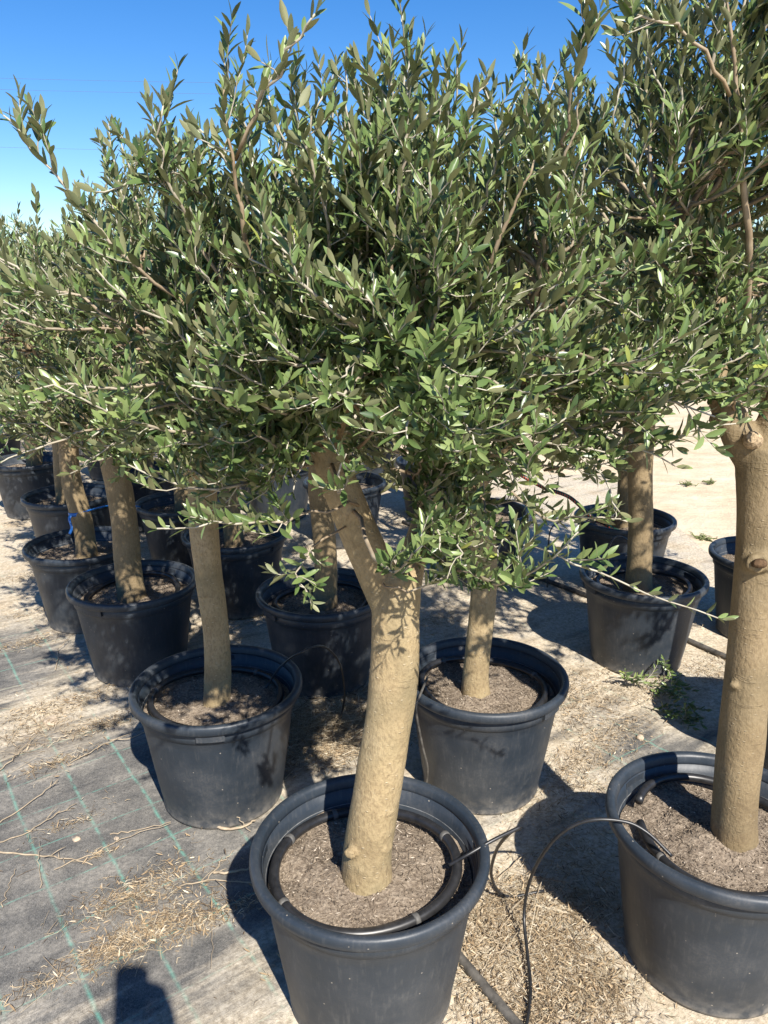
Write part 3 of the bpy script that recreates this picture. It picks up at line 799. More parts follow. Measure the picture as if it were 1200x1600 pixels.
for k_ in range(16):
    q = cr.r; x0, y0 = q.uniform(120, 420), q.uniform(660, 775)
    pxshoot(cr, [(312, 690, 2.12), (312 + (x0 - 312) * .5, (680 + y0) / 2 - 10, 2.0), (x0, y0, q.uniform(1.75, 2.0))], .0032, 6, .10, 1.0, .2)
pxshoot(cr, [(250, 660, 2.0), (220, 640, 1.7), (250, 625, 1.55), (300, 625, 1.5)], .0030, 3, .06, 1.2, .2)
finish_crown(root, cr, LT_NEAR, 300)

# --- tree behind the front one, to the right
MBp = PH(757, 1052, POT_H)[:2]
make_pot(MBp[0], MBp[1], 'pot with dusty sunlit soil, leaf shadows hanging over its front rim like fringe', 1, 2.4)
root = thing('olive_tree', 'olive tree whose trunk bends left above a ring scar near its foot', 'olive tree', (PH(745, 1080, .33)[0], MBp[1], .30), 0, TREES)
mf = 2.215
stem = with_r([PX(743, 1098, mf), PX(745, 1060, mf), PX(750, 1000, mf), PX(754, 930, mf), PX(754, 860, mf), PX(745, 790, mf), PX(735, 750, mf)], [.049, .042, .041, .0405, .040, .041, .040])
fk = PX(738, 765, mf)
rnd = np.random.default_rng(9)
cc = PX(745, 540, 2.3); rad = (.58, .54, .48)
lb = limbs_from(fk, .034, rnd, 4, cc, rad)
lb.append(with_r([fk, PX(705, 720, mf), PX(690, 660, mf), PX(640, 560, mf)], [.034, .028, .022, .012]))
add_trunk(root, [stem] + lb, [(PX(748, 912, mf - .038), (0, -1, 0), .009), (PX(737, 1020, mf - .035), (-.5, -.9, 0), .010)], .006, 9)
cr = Crown(47)
cr.envelope([catmull(xyz(l), 12)[3:] for l in lb], cc, rad, 130, 8, .15, -.7, .0050, .14)
finish_crown(root, cr, LT_NEAR, 300)

# ------------------------------------------------------------------ trees further back: shared crowns on their own trunks
PROTO = []
for sd in (101, 202, 303):
    rnd = np.random.default_rng(sd)
    fk = np.zeros(3); cc = np.array([rnd.normal() * .04, rnd.normal() * .04, .38]); rad = np.array([.58, .56, .48])
    lb = limbs_from(fk, .036, rnd, 5, cc, rad)
    cr = Crown(sd + 7, .043, .0195)
    cr.envelope([catmull(xyz(l), 10)[3:] for l in lb], cc, rad, 105, 7, .15, -.7, .0052, .15)
    PROTO.append(dict(limbs=lb, branches=[b.mesh('branch', M_TWIG) for b in cr.branches if b.n], crown=leaf_mesh('crown', LT_MID, cr.arrays(), M_LEAF), arr=cr.arrays()))
FARC = [leaf_mesh('crown', LT_FAR, [a[::2] if i not in (3, 4) else a[::2] * 1.25 for i, a in enumerate(p['arr'])], M_LEAF) for p in PROTO]

def back_tree(label, potlabel, stem, kind, rz, scale=1.0, group=TREES, pot=None, potkind=0, rot=0.0, far=False, potgroup='black nursery pots'):
    """stem: [(x, y, z, r)] world; the last point is the fork"""
    base = np.array(stem[0][:3])
    px_, py_ = pot if pot is not None else base[:2]
    make_pot(px_, py_, potlabel, potkind, rot, potgroup, chips=not far)
    t = thing('olive_tree', label, 'olive tree', (base[0], base[1], .30), 0, group)
    P = PROTO[kind]
    fk = np.array(stem[-1][:3]); c_, s_ = math.cos(rz), math.sin(rz)
    R = np.array([[c_, -s_, 0], [s_, c_, 0], [0, 0, 1]]) * scale
    lb = [[(*(fk + R @ np.array(p[:3])), p[3] * scale) for p in l] for l in P['limbs']]
    add_trunk(t, [stem] + lb, (), None if far else .008, kind + int(base[0] * 10), M_BARK2)
    off = Vector(fk) - t.location
    for b in P['branches']:
        o = link('branch', b, t, off); o.rotation_euler.z = rz; o.scale = (scale,) * 3
    c = stuff(link('crown', FARC[kind] if far else P['crown'], t, off)); c.rotation_euler.z = rz; c.scale = (scale,) * 3
    return t
def stem_px(pts, fwd, r):
    out = [(*PX(x, y, fwd), r * q) for (x, y), q in zip(pts, np.linspace(1.08, .98, len(pts)))]
    b = out[0]; return [(b[0], b[1], min(b[2], .30), b[3])] + out[1:]

def potc(x, y): return PH(x, y, POT_H)[:2]
p = potc(208, 908)
back_tree('olive tree with brown mottled trunk leaning in the row-edge pot with two hose loops', 'pot half in dappled shade on the row edge, second from the clean grey sheet', stem_px([(207, 940), (203, 890), (193, 820), (182, 745), (176, 705)], p[1] - .01, .052), 0, .4, 1.0, pot=p, potkind=1, rot=1.2)
p = potc(128, 848)
back_tree('olive tree with a blue tape tied round its dappled trunk', 'dusty grey pot holding the blue-taped trunk', stem_px([(135, 862), (128, 820), (118, 770), (108, 720), (104, 690)], p[1] - .02, .045), 1, 1.7, 1.0, pot=p, potkind=2, rot=2.2)
BLUE_AT = PX(124, 800, p[1] - .02)
p = potc(108, 772)
back_tree('shaded olive tree between the blue-taped tree and the row-end tree', 'shaded pot just behind the pot with the blue-taped trunk', stem_px([(100, 782), (98, 740), (92, 690), (88, 650)], p[1] + .02, .045), 2, 2.9, 1.0, pot=p, potkind=0, rot=.2)
p = potc(45, 718)
back_tree('olive tree with pale sunlit trunk in the broad grey row-end pot', 'broad sunlit grey pot at the far end of the row edge', stem_px([(52, 728), (52, 690), (47, 650), (45, 625)], p[1] - .03, .052), 0, 4.0, 1.0, pot=p, potkind=1, rot=-1.2)
p = potc(502, 922)
back_tree('shaded olive tree standing straight behind the fork of the thick tan trunk', 'navy-shaded pot standing behind the low-forked tree, with a dark tube loop', stem_px([(508, 948), (507, 900), (506, 830), (500, 760), (498, 710)], p[1] - .01, .045), 1, .9, 1.0, pot=p, potkind=2, rot=.7)
p = potc(368, 832)
back_tree('olive tree in deep shade behind the slim straight-trunked one', 'dark shaded pot behind the slim straight-trunked olive', stem_px([(365, 850), (362, 790), (360, 730), (358, 690)], p[1], .045), 2, 5.0, 1.0, pot=p, potkind=0, rot=2.7)
p = potc(1005, 898)
back_tree('olive tree with dark straight trunk against the bright sand', 'dusty charcoal pot crossed by a slanting shadow beside cut green branches', stem_px([(1000, 918), (1000, 860), (1000, 780), (1003, 700), (1006, 640)], p[1] - .01, .049), 0, 2.2, 1.0, pot=p, potkind=1, rot=3.4)
p = potc(976, 808)
back_tree('olive tree growing behind the dark straight trunk at the edge of the sand', 'pot at the sand edge with the braided hose ending in it', stem_px([(972, 826), (980, 760), (985, 700), (985, 640)], p[1] + .03, .047), 1, 3.6, 1.0, pot=p, potkind=0, rot=2.0)
RRR = p
p = potc(752, 796)
back_tree('olive tree hung with a braided hose, behind the tree with a ring scar', 'pot in shade behind the tree with the ring scar, thin tube standing beside it', stem_px([(755, 815), (752, 770), (750, 720), (748, 680)], p[1], .046), 2, 1.2, 1.0, pot=p, potkind=2, rot=.5)
R1 = p
p = potc(1204, 866)
back_tree('olive tree behind the stout knotted trunk, its own trunk hidden', 'pot peeking out behind the stout knotted trunk', stem_px([(1215, 885), (1222, 820), (1228, 740), (1230, 660)], p[1], .047), 0, .1, 1.0, pot=p, potkind=1, rot=1.0)
p = np.array([1.47, 2.30])
back_tree('olive tree next to the stout knotted one, mostly past the sheet edge', 'shadowed pot beside the one with the ribbed inner wall', [(1.47, 2.3, .30, .05), (1.48, 2.3, .7, .047), (1.47, 2.31, 1.18, .046)], 1, 5.2, 1.0, pot=p, potkind=0, rot=1.6)
p = potc(285, 783)
back_tree('olive tree standing in shade between the row edge and the dark pot', 'small-looking shaded pot with a pale stick across its soil', stem_px([(288, 800), (285, 750), (282, 700), (280, 665)], p[1], .045), 1, 2.6, 1.0, pot=p, potkind=2, rot=.1)
p = potc(228, 732)
back_tree('olive tree deeper in shade behind the mottled leaning trunk', 'shaded pot glimpsed behind the mottled leaning trunk', stem_px([(228, 745), (226, 710), (224, 670), (222, 640)], p[1], .045), 2, .7, 1.0, pot=p, potkind=0, rot=.1)
# the rest of the block, only glimpsed
rnd = random.Random(77)
for i, (x, y) in enumerate([(-.25, 4.75), (-.75, 5.3), (-1.25, 6.1), (.35, 5.35), (-2.35, 6.5), (-3.35, 6.45), (-.1, 6.2), (-2.95, 7.5), (-1.7, 7.2), (-4.3, 7.4), (-.7, 7.3), (-3.9, 8.6), (-2.4, 8.6), (-5.2, 8.8)]):
    h = rnd.uniform(.95, 1.12)
    back_tree('olive tree in the shaded depth of the block, glimpsed between nearer crowns', 'shaded pot deep in the block of trees', [(x, y, .30, .05), (x + rnd.uniform(-.03, .03), y, .65, .046), (x + rnd.uniform(-.06, .06), y + .02, h, .044)],
              i % 3, rnd.uniform(0, 6.28), rnd.uniform(.95, 1.1), group='olive trees deep in the block', potkind=i % 3, rot=rnd.uniform(0, 6), far=True, potgroup='pots deep in the block')
# far trees beyond the gravel road
for i, x in enumerate((-22, -16.5, -12, -7.5, -3.2, 1.6, 6.2, 10.4, 15.5, 21)):
    y = 26 + rnd.uniform(-2, 3); P = PROTO[i % 3]; s = rnd.uniform(2.6, 3.6)
    t = thing('olive_tree', 'grown olive tree in the line beyond the gravel road', 'olive tree', (x, y, 0), 0, 'trees beyond the gravel road')
    lb = [[(*(np.array([x, y, 1.0]) + s * np.array(p[:3])), p[3] * s) for p in l] for l in P['limbs']]
    add_trunk(t, [[(x, y, -.05, .17), (x + .05, y, .5, .15), (x, y, 1.0, .14)]] + lb, (), None, i)
    c = stuff(link('crown', FARC[i % 3], t, (0, 0, 1.0))); c.scale = (s, s, s * .8); c.rotation_euler.z = i

# ------------------------------------------------------------------ hoses and ties
def ring_hose(potxy, rad, seed, label, joints=(0.3, 1.5, 2.6, 3.9, 5.2), gap=None, off=(0, 0), thick=.0105):
    rr = np.random.default_rng(seed); n = 60
    a = np.linspace(0, 2 * math.pi, n + 1)[:-1] if gap is None else np.linspace(gap[0], gap[1], n)
    r = rad + .008 * np.sin(2 * a + seed) + .005 * np.sin(3 * a + seed * 2)
    z = SOIL_Z + .020 + .007 * np.sin(2 * a + seed)
    P = np.stack([off[0] + r * np.cos(a), off[1] + r * np.sin(a), z + .004], 1)
    t = thing('drip_hose', label, 'hose', (potxy[0], potxy[1], .004), 0, 'drip hose rings on the soil')
    m = MB(); m.tube(P, thick, 12, closed=gap is None); m.build('tube', M_HOSE, t)
    for j in joints:
        i = int(np.argmin(np.abs(a - (a[0] + j)))); i2 = min(max(i, 1), n - 2)
        d = unit(P[i2 + 1] - P[i2 - 1])
        m = MB(); c = P[i2]
        m.tube([c - d * .006, c - d * .0035, c + d * .0035, c + d * .006], [thick * 1.03, thick * 1.16, thick * 1.16, thick * 1.03], 12); m.build('joint', M_JOINT, t)
    return P + np.array([potxy[0], potxy[1], .004])
RF = ring_hose(FB, .196, 1, 'black hose ring with pale joints round the thick tan low-forked trunk', (.45, 2.0, 2.75, 3.75, 5.35), off=(-.012, -.004), thick=.0115)
RR_ = ring_hose(RB, .200, 4, 'open black hose ring round the stout knotted trunk', (.6, 2.9, 4.2), gap=(-3.35, 2.55), off=(.01, 0))
ring_hose(LB, .195, 2, 'black hose ring round the slim straight trunk by the clean sheet', (1.0, 3.0, 5.0))
ring_hose(MBp, .197, 3, 'dusty hose ring round the trunk with a ring scar', (.4, 2.2, 4.3))
ring_hose(potc(208, 908), .19, 5, 'hose ring round the mottled leaning trunk', ())
ring_hose(potc(502, 922), .19, 6, 'hose ring in the navy-shaded pot behind the low fork', ())
ring_hose(potc(1005, 898), .19, 7, 'hose ring round the dark straight trunk by the sand', ())

def hose(name, pts, r, mat, label, cat='hose', n=60, k=8, group=None):
    P = catmull([np.asarray(p, float) for p in pts], n)
    m = MB(); m.tube(P - P[0], r, k); o = m.build(name, mat); o.location = P[0]
    tag(o, label, cat, group); return o
# thin tube from the right ring over the rim to the ground
g = RR_[int(len(RR_) * .06)]
hose('drip_tube', [PH(1050, 1338, .362), PH(1010, 1300, .395), PH(972, 1283, .412), PH(915, 1283, .405), PH(868, 1310, .34), PH(832, 1365, .20), PH(819, 1425, .075), PH(824, 1490, .030), PH(829, 1545, .022), PH(822, 1605, .020), PH(805, 1680, .020)], .0042, M_HOSE, 'thin black drip tube arching from the knotted tree pot down to the ground', 'hose', 90)
# barbed feeder over the front pot rim
hose('drip_tube', [PH(702, 1352, .360), PH(730, 1336, .385), PH(770, 1313, .405), PH(813, 1292, .415)], .0042, M_HOSE, 'short stiff tube poking out over the low-forked tree pot rim', 'hose', 30)
hose('drip_tube', [PH(813, 1293, .409), PH(795, 1303, .37), PH(775, 1330, .25), PH(768, 1370, .11), PH(790, 1400, .024), PH(850, 1392, .016)], .0042, M_HOSE, 'short tube falling from the poking tube end to the ground', 'hose', 40)
hose('drip_tube', [PH(668, 1058, .40), PH(655, 1090, .41), PH(650, 1110, .38), PH(660, 1165, .24), PH(668, 1200, .15), PH(664, 1230, .05), PH(650, 1250, .01)], .0038, M_HOSE_DUSTY, 'thin grey tube hanging down the pot of the ring-scarred trunk', 'hose', 40)
hose('drip_tube', [PH(415, 1075, .36), PH(440, 1040, .40), PH(472, 1018, .46), PH(505, 1010, .44), PH(530, 1035, .33), PH(538, 1075, .20), PH(535, 1110, .09), PH(520, 1140, .01)], .0036, M_HOSE, 'dark tube loop between the slim-trunk pot and the navy-shaded pot', 'hose', 50)
hose('drip_tube', [PH(855, 918, .01), PH(856, 880, .14), PH(857, 850, .27), PH(862, 825, .36), PH(880, 812, .38)], .0036, M_HOSE, 'thin tube standing up beside the shaded pot by the sand', 'hose', 24)
hose('drip_tube', [PH(955, 905, .40), PH(950, 860, .46), PH(965, 838, .50), PH(985, 850, .46), PH(990, 880, .38)], .0036, M_HOSE, 'tube loop standing in the pot of the dark straight trunk', 'hose', 30)
# pipes on the ground
def gp(x, y, dz=.010): q = PH(x, y, 0); return np.array([q[0], q[1], .004 + sheet_h(q[0], q[1]) + dz])
fa, fb = PH(722, 1508, 0), PH(800, 1600, 0); dd = (fb - fa)
hose('supply_pipe', [fa - dd * 1.0 + [0, 0, .012], fa + [0, 0, .014], fb + [0, 0, .013], fb + dd * 2.5 + [0, 0, .013]], .0125, M_HOSE_DUSTY, 'dusty dark supply pipe on the ground running out from under the low-forked tree pot', 'pipe', 40, 12)
ra, rb = PH(799, 890, 0), PH(1130, 1030, 0)
hose('supply_pipe', [ra * [1, 1, 0] + (ra - rb) * [.8, .8, 0] + [0, 0, .016], ra + [0, 0, .016], (ra + rb) / 2 + [0, .06, .016], rb + [0, 0, .016], rb + (rb - ra) * .6 + [0, 0, .016]], .0125, M_HOSE_DUSTY, 'long dark pipe on the ground passing the pot of the dark straight trunk', 'pipe', 60, 12)
# braided hose: dark green with red flecks, hung on the tree behind
t = NT('braided_hose'); w1 = t.n('ShaderNodeTexWave'); w1.inputs['Scale'].default_value = 26; w1.bands_direction = 'X'; t.l(t.co(), w1.inputs[0])
sepb = t.n('ShaderNodeSeparateXYZ'); t.l(t.co('Normal'), sepb.inputs[0])
M_BRAID = t.set(base=t.mix(t.math('MULTIPLY', t.ramp(w1.outputs['Fac'], [(.5, 0), (.56, 1)]), t.ramp(sepb.outputs['Z'], [(.3, 1), (.75, 0)])), (.012, .055, .035), (.42, .06, .045)), rough=.4, spec=.45)
ty = R1[1]
hose('garden_hose', [PX(752, 700, ty - .05), PX(780, 722, ty - .10), PX(812, 741, ty - .10), PX(850, 762, ty - .12), PX(890, 777, ty - .15), np.array([RRR[0] - .20, RRR[1] - .09, .425]), np.array([RRR[0] - .13, RRR[1] - .03, .38]), np.array([RRR[0] - .05, RRR[1] - .12, .355]), np.array([RRR[0] + .08, RRR[1] - .15, .352])], .0105, M_BRAID, 'green hose with red braid slung from a tree into the pot at the sand edge', 'hose', 80, 12)
# blue tape
tb = thing('trunk_tie', 'bright blue tape tied round a dappled trunk, loose end hanging', 'tape', tuple(BLUE_AT), 0)
m = MB(); A = np.linspace(0, 2 * math.pi, 25)[:-1]
V = []
for a in A:
    for (q, z) in ((.049, -.009), (.0505, .009)): V.append((q * math.cos(a), q * math.sin(a), z + .006 * math.cos(a)))
m.add(V, [(2 * i, 2 * ((i + 1) % 24), 2 * ((i + 1) % 24) + 1, 2 * i + 1) for i in range(24)])
o = m.build('band', M_BLUE, tb); o.modifiers.new('thick', 'SOLIDIFY').thickness = .001
m = MB(); V = []
for i in range(8):
    V += [(-.030 - .006 * math.sin(i), -.045 - .004 * i, -.012 * i), (-.016 - .006 * math.sin(i), -.050 - .004 * i, -.012 * i - .004)]
m.add(V, [(2 * i, 2 * i + 1, 2 * i + 3, 2 * i + 2) for i in range(7)])
o = m.build('loose_end', M_BLUE, tb); o.modifiers.new('thick', 'SOLIDIFY').thickness = .001
m = MB(); V = []
for i in range(9):
    V += [(.035 + .03 * i, -.02 + .01 * i, .002 + .022 * math.sin(i * .38)), (.035 + .03 * i, -.028 + .01 * i, .012 + .022 * math.sin(i * .38))]
m.add(V, [(2 * i, 2 * i + 1, 2 * i + 3, 2 * i + 2) for i in range(8)])
o = m.build('loose_end', M_BLUE, tb); o.modifiers.new('thick', 'SOLIDIFY').thickness = .001

# ------------------------------------------------------------------ litter on the ground
rg = np.random.default_rng(7)
def gz(x, y): return .004 + sheet_h(x, y)
POTS = [np.array(o.location[:2]) for o in bpy.data.objects if o.name.startswith('plant_pot')]
def free(x, y): return all((x - p[0]) ** 2 + (y - p[1]) ** 2 > .188 ** 2 for p in POTS)
CL = [  # pixel centre, radii in metres along/across the cross threads, number
    (220, 1395, .17, .07, 520), (255, 1445, .16, .05, 380), (330, 1440, .15, .04, 240), (200, 1475, .13, .06, 260), (150, 1500, .12, .05, 120), (60, 1545, .10, .03, 70),
    (85, 1195, .13, .03, 130), (100, 1105, .25, .07, 420), (150, 1140, .22, .05, 300), (40, 1150, .2, .06, 220), (30, 1010, .3, .07, 260), (60, 900, .4, .08, 300), (60, 960, .3, .06, 150),
    (110, 1290, .10, .03, 70), (160, 1335, .07, .02, 40),
    (500, 1120, .24, .16, 900), (540, 1170, .20, .12, 700), (470, 1180, .15, .12, 300), (560, 1080, .12, .10, 260), (400, 965, .22, .12, 350), (280, 830, .3, .16, 350),
    (900, 1110, .22, .12, 500), (960, 1150, .2, .10, 350), (900, 1200, .2, .09, 350), (880, 1260, .2, .1, 250), (1010, 1080, .2, .1, 220), (900, 1070, .2, .09, 260), (690, 970, .25, .12, 260),
    (770, 1420, .12, .10, 420), (850, 1480, .16, .12, 700), (900, 1530, .14, .10, 600), (950, 1570, .12, .08, 420), (760, 1560, .12, .10, 420), (850, 1580, .12, .08, 500), (740, 1480, .08, .08, 220), (900, 1410, .16, .1, 420), (880, 1330, .16, .1, 260), (830, 1390, .10, .08, 200),
    (1110, 1050, .2, .12, 350), (1100, 960, .3, .1, 200)]
lvd = []; straw = MB()
ca, sa = math.cos(GA), math.sin(GA)
def add_litter(cx, cy, ra_, rb_, n, p_leaf):
    for _ in range(n):
        a, b = rg.normal() * ra_ * .55, rg.normal() * rb_ * .55
        x, y = cx + a * ca - b * sa, cy + a * sa + b * ca
        if not free(x, y): continue
        z = gz(x, y) + abs(rg.normal()) * .005 + .002
        yaw = rg.uniform(0, 6.283)
        if rg.random() < p_leaf:
            d = unit(np.array([math.cos(yaw), math.sin(yaw), rg.normal() * .3])); nn = np.array([rg.normal() * .6, rg.normal() * .6, 1.0])
            nn = unit(nn - d * np.dot(nn, d)); L = rg.uniform(.008, .024)
            lvd.append((np.array([x, y, z + .003]), d, nn, L, L * rg.uniform(.11, .21), rg.uniform(-.5, .5), float(np.clip(rg.normal(.5, .28), 0, 1))))
        else:
            q = rg.random()
            L = rg.uniform(.006, .026) if q < .80 else (rg.uniform(.035, .07) if q < .975 else rg.uniform(.08, .16))
            d = np.array([math.cos(yaw), math.sin(yaw), rg.normal() * .18]); p = np.array([x, y, z + .002])
            bend = np.array([-d[1], d[0], abs(rg.normal()) * .5]) * L * rg.normal() * .14
            P = np.array([p - d * L / 2, p + bend + [0, 0, .002], p + d * L / 2])
            P[:, 2] = np.maximum(P[:, 2], gz(x, y) + .001)
            rr_ = rg.uniform(.0003, .0010) if L < .035 else rg.uniform(.0003, .0007)
            straw.tube(P, [rr_, rr_ * 1.1, rr_ * .6], 3, False, float(np.clip(rg.normal(.5, .3), 0, 1)))
for (px_, py_, ra_, rb_, n) in CL:
    q = PH(px_, py_, 0); add_litter(q[0], q[1], ra_, rb_, int(n * (1.6 if px_ < 700 else 1.7)), .40)
for _ in range(1500):
    q = PH(520, 1135, 0); a, b = rg.normal() * .13, rg.normal() * .10
    x, y = q[0] + a, q[1] + b
    if not free(x, y): continue
    hh = .055 * math.exp(-(a / .16) ** 2 - (b / .12) ** 2) * rg.random(); yaw = rg.uniform(0, 6.283); L = rg.uniform(.03, .13)
    d = np.array([math.cos(yaw), math.sin(yaw), rg.normal() * .22]); p = np.array([x, y, gz(x, y) + .004 + hh])
    P = np.array([p - d * L / 2, p + np.array([-d[1], d[0], .4]) * L * rg.normal() * .16, p + d * L / 2]); P[:, 2] = np.maximum(P[:, 2], gz(x, y) + .002)
    straw.tube(P, [rg.uniform(.0005, .0011)] * 3, 3, False, float(np.clip(rg.normal(.62, .25), 0, 1)))
for _ in range(110):                                    # thin scatter everywhere
    add_litter(rg.uniform(-2.6, 1.8), rg.uniform(1.1, 4.8), .12, .06, 16, .5)
A = list(zip(*lvd)); lvd = [np.array(a) for a in A]
o = stuff(link('fallen_leaves', leaf_mesh('fallen_leaves', LT_MID, lvd, M_DEAD))); tag(o, 'dry brown fallen olive leaves scattered and drifted on the ground sheet', 'leaf litter')
o = stuff(straw.build('straw_litter', M_STRAW)); tag(o, 'pale dry straw and stem bits strewn over the ground', 'straw')

def stick(pts, r, label, forks=(), mat=None):
    P = catmull(pts, 14); org = P[0].copy(); m = MB()
    P[1:-1] += rg.normal(size=(12, 3)) * [.003, .003, .001]
    m.tube(P - org, np.linspace(r, r * .55, 14), 6)
    for (f, ang, L) in forks:
        i = int(f * 12); d = unit(P[i + 1] - P[i]); a = math.radians(ang)
        e = np.array([d[0] * math.cos(a) - d[1] * math.sin(a), d[0] * math.sin(a) + d[1] * math.cos(a), rg.uniform(.0, .35)])
        m.tube(np.array([P[i], P[i] + e * L * .5 + [0, 0, .003], P[i] + e * L]) - org, [r * .6, r * .5, r * .35], 5)
    o = m.build('dry_stick', mat or M_STICK); o.location = org
    tag(o, label, 'stick', 'dry sticks lying on the ground'); return o
def g3(x, y, h=.006): return gp(x, y, h)
stick([g3(-10, 1333), g3(60, 1340), g3(100, 1346, .012), g3(145, 1354)], .0028, 'bare forked twig lying flat across a green thread near the sheet edge', [(.55, 55, .045), (.75, -60, .03), (.72, 120, .03), (.6, -130, .03)])
stick([g3(-5, 1320), g3(40, 1306), g3(80, 1285, .014), g3(120, 1260, .01)], .0020, 'thin stem curving past two sand patches on the sheet', [(.7, 25, .05)])
stick([g3(-15, 1300), g3(30, 1268), g3(70, 1240, .015), g3(92, 1225, .02)], .0022, 'dark bare twig with a forked end over the leaf shadow', [(.85, 35, .03), (.9, -35, .025)])
stick([g3(0, 1208), g3(30, 1185, .015), g3(60, 1155, .02)], .0020, 'star-branched dry twig beside the brown leaf patch', [(.55, 60, .05), (.6, -70, .05), (.5, 150, .04)])
stick([g3(85, 1362), g3(140, 1340), g3(200, 1313, .012), g3(268, 1295, .02)], .0018, 'long straight straw stem pointing at the foot of the slim-trunk pot')
stick([g3(172, 1306), g3(215, 1300), g3(268, 1293, .02)], .0020, 'pale straight reed beside the foot of the slim-trunk pot')
stick([g3(5, 1420), g3(15, 1388, .006), g3(26, 1363, .01)], .0016, 'short thin upright stem on the plain grey sheet')
stick([g3(63, 1390), g3(63, 1350, .014), g3(64, 1320, .012)], .0014, 'thin straw crossing the flat forked twig')
stick([PH(343, 1252, .10), PH(365, 1272, .05), PH(392, 1299, .012)], .0018, 'pale straw leaning against the slim-trunk pot')
stick([g3(332, 1296, .012), g3(365, 1302, .012), g3(400, 1292, .02)], .0052, 'short thick brown stick at the foot of the slim-trunk pot')
stick([g3(333, 1365), g3(365, 1368, .01), g3(420, 1350, .01)], .0042, 'brown stick half in the pot shadow')
stick([g3(280, 1387), g3(330, 1380, .01), g3(400, 1385, .01), g3(440, 1383)], .0022, 'jointed dry stem lying into the pot shadow', [(.3, 40, .05), (.45, -35, .06)])
stick([g3(315, 1384), g3(340, 1360, .012), g3(366, 1336, .015)], .0018, 'slender pale stem slanting from the jointed stem', [(.5, 30, .04)])
stick([g3(332, 1390), g3(333, 1450, .01), g3(330, 1520, .008)], .0012, 'long hair-thin stem lying straight down the sandy sheet')
stick([g3(170, 1160), g3(200, 1163, .02), g3(235, 1153, .03)], .0020, 'bundle stem reaching towards the slim-trunk pot rim')
stick([g3(110, 1195), g3(160, 1172, .015), g3(222, 1152, .03)], .0018, 'long pale stem sweeping past the brown leaf patch')
stick([g3(87, 1050), g3(95, 1020, .02), g3(112, 1005, .03)], .0022, 'dark thin twig on the sandy sheet by the row-edge pot')
for i, (a, b, c) in enumerate([((766, 1510), (790, 1450), (830, 1400)), ((755, 1465), (785, 1490), (820, 1560)), ((740, 1440), (770, 1480), (815, 1505)), ((752, 1500), (800, 1480), (855, 1375)), ((770, 1385), (830, 1340), (900, 1340))]):
    stick([g3(*a), g3(*b, .015), g3(*c, .02)], .0020, ['pale dry stalk across the thin arching tube', 'dark bent stalk beside the supply pipe', 'stiff pale stalk crossing the bent stalk', 'long stalk leaning towards the thin arching tube', 'pale stalk in the shadow of the knotted tree pot'][i], [(.4, 40, .03)])
# stones
def stone(x, y, s, label):
    bm = bmesh.new(); bmesh.ops.create_icosphere(bm, subdivisions=2, radius=1)
    k = rg.uniform(0, 50)
    for v in bm.verts:
        q = 1 + .35 * mnoise.noise(v.co * 1.3 + Vector((k, 0, 0))); v.co = Vector((v.co.x * s[0] * q, v.co.y * s[1] * q, v.co.z * s[2] * q))
    me = bpy.data.meshes.new('stone'); bm.to_mesh(me); bm.free(); me.materials.append(M_STONE)
    o = link('stone', me); p = PH(x, y, 0); o.location = (p[0], p[1], gz(p[0], p[1]) + s[2] * .5); o.rotation_euler.z = rg.uniform(0, 6)
    tag(o, label, 'stone', 'stones on the ground'); return o
stone(80, 1130, (.036, .028, .008), 'flat pale stone flake among brown litter on the sheet')
stone(1000, 1156, (.016, .013, .010), 'small tan stone on the grey sheet near the cut branches')
stone(120, 1325 - 12, (.012, .010, .006), 'tiny clod in a sand patch on the sheet')
stone(182, 1311, (.009, .007, .003), 'white scrap-like pebble beside the reed')
stone(950, 1300, (.016, .014, .010), 'pebble in the shadow of the knotted tree pot')
# cut green prunings in front of the sand-edge tree
def pruning(path, seed, label):
    c = Crown(seed, .036, .016); c.new_branch()
    P = [gp(*p) for p in path]
    c.shoot(P, .0028, .0014, 9, .10, .15, 1.0, 12, .1, .95)
    org = P[0]; t = thing('cut_branch', label, 'cut branch', tuple(org), 0, 'cut olive branches on the ground')
    c.branches[0].build('stem', M_TWIG, t, True, org)
    lv = c.arrays(); lv[0][:, 2] = np.maximum(lv[0][:, 2], .012); lv[1][:, 2] = np.abs(lv[1][:, 2]) * .5; lv[1] = unit_rows(lv[1])
    lv[2] = unit_rows(lv[2] - lv[1] * np.einsum('ij,ij->i', lv[2], lv[1])[:, None]); lv[6] = .78 + .2 * lv[6]
    stuff(link('leaves', leaf_mesh('leaves', LT_NEAR, lv, M_LEAF, org), t))
pruning([(952, 1062, .01), (985, 1075, .03), (1020, 1085, .03), (1050, 1092, .02)], 71, 'cut leafy olive sprig lying against the charcoal pot foot')
pruning([(1030, 1035, .03), (1045, 1075, .05), (1065, 1105, .04), (1095, 1140, .015)], 72, 'longer cut olive branch with pale leaves, lying half in shadow')
pruning([(1005, 1108, .01), (1040, 1118, .02), (1075, 1130, .02)], 73, 'small cut olive twig beside the longer cut branch')
# low weeds on the open sand
for (x, y) in ((905, 752), (1075, 757), (1110, 754), (1100, 842)):
    p = PH(x, y, -.015); m = MB()
    for i in range(26):
        a = rg.uniform(0, 6.28); L = rg.uniform(.02, .05); b = p + [rg.normal() * .03, rg.normal() * .03, 0]
        m.tube(np.array([p + [0, 0, .002], b, b + [math.cos(a) * L * .4, math.sin(a) * L * .4, L * .4], b + [math.cos(a) * L, math.sin(a) * L, L * .5]]) - p, [.004, .004, .003, .001], 4, False, .9)
    o = m.build('weed', mat_plain('weed_green', (.14, .16, .06), .8) if 'weed_green' not in bpy.data.materials else bpy.data.materials['weed_green']); o.location = p
    tag(o, 'low green weed tuft on the open sand', 'weed', 'weeds on the open sand')

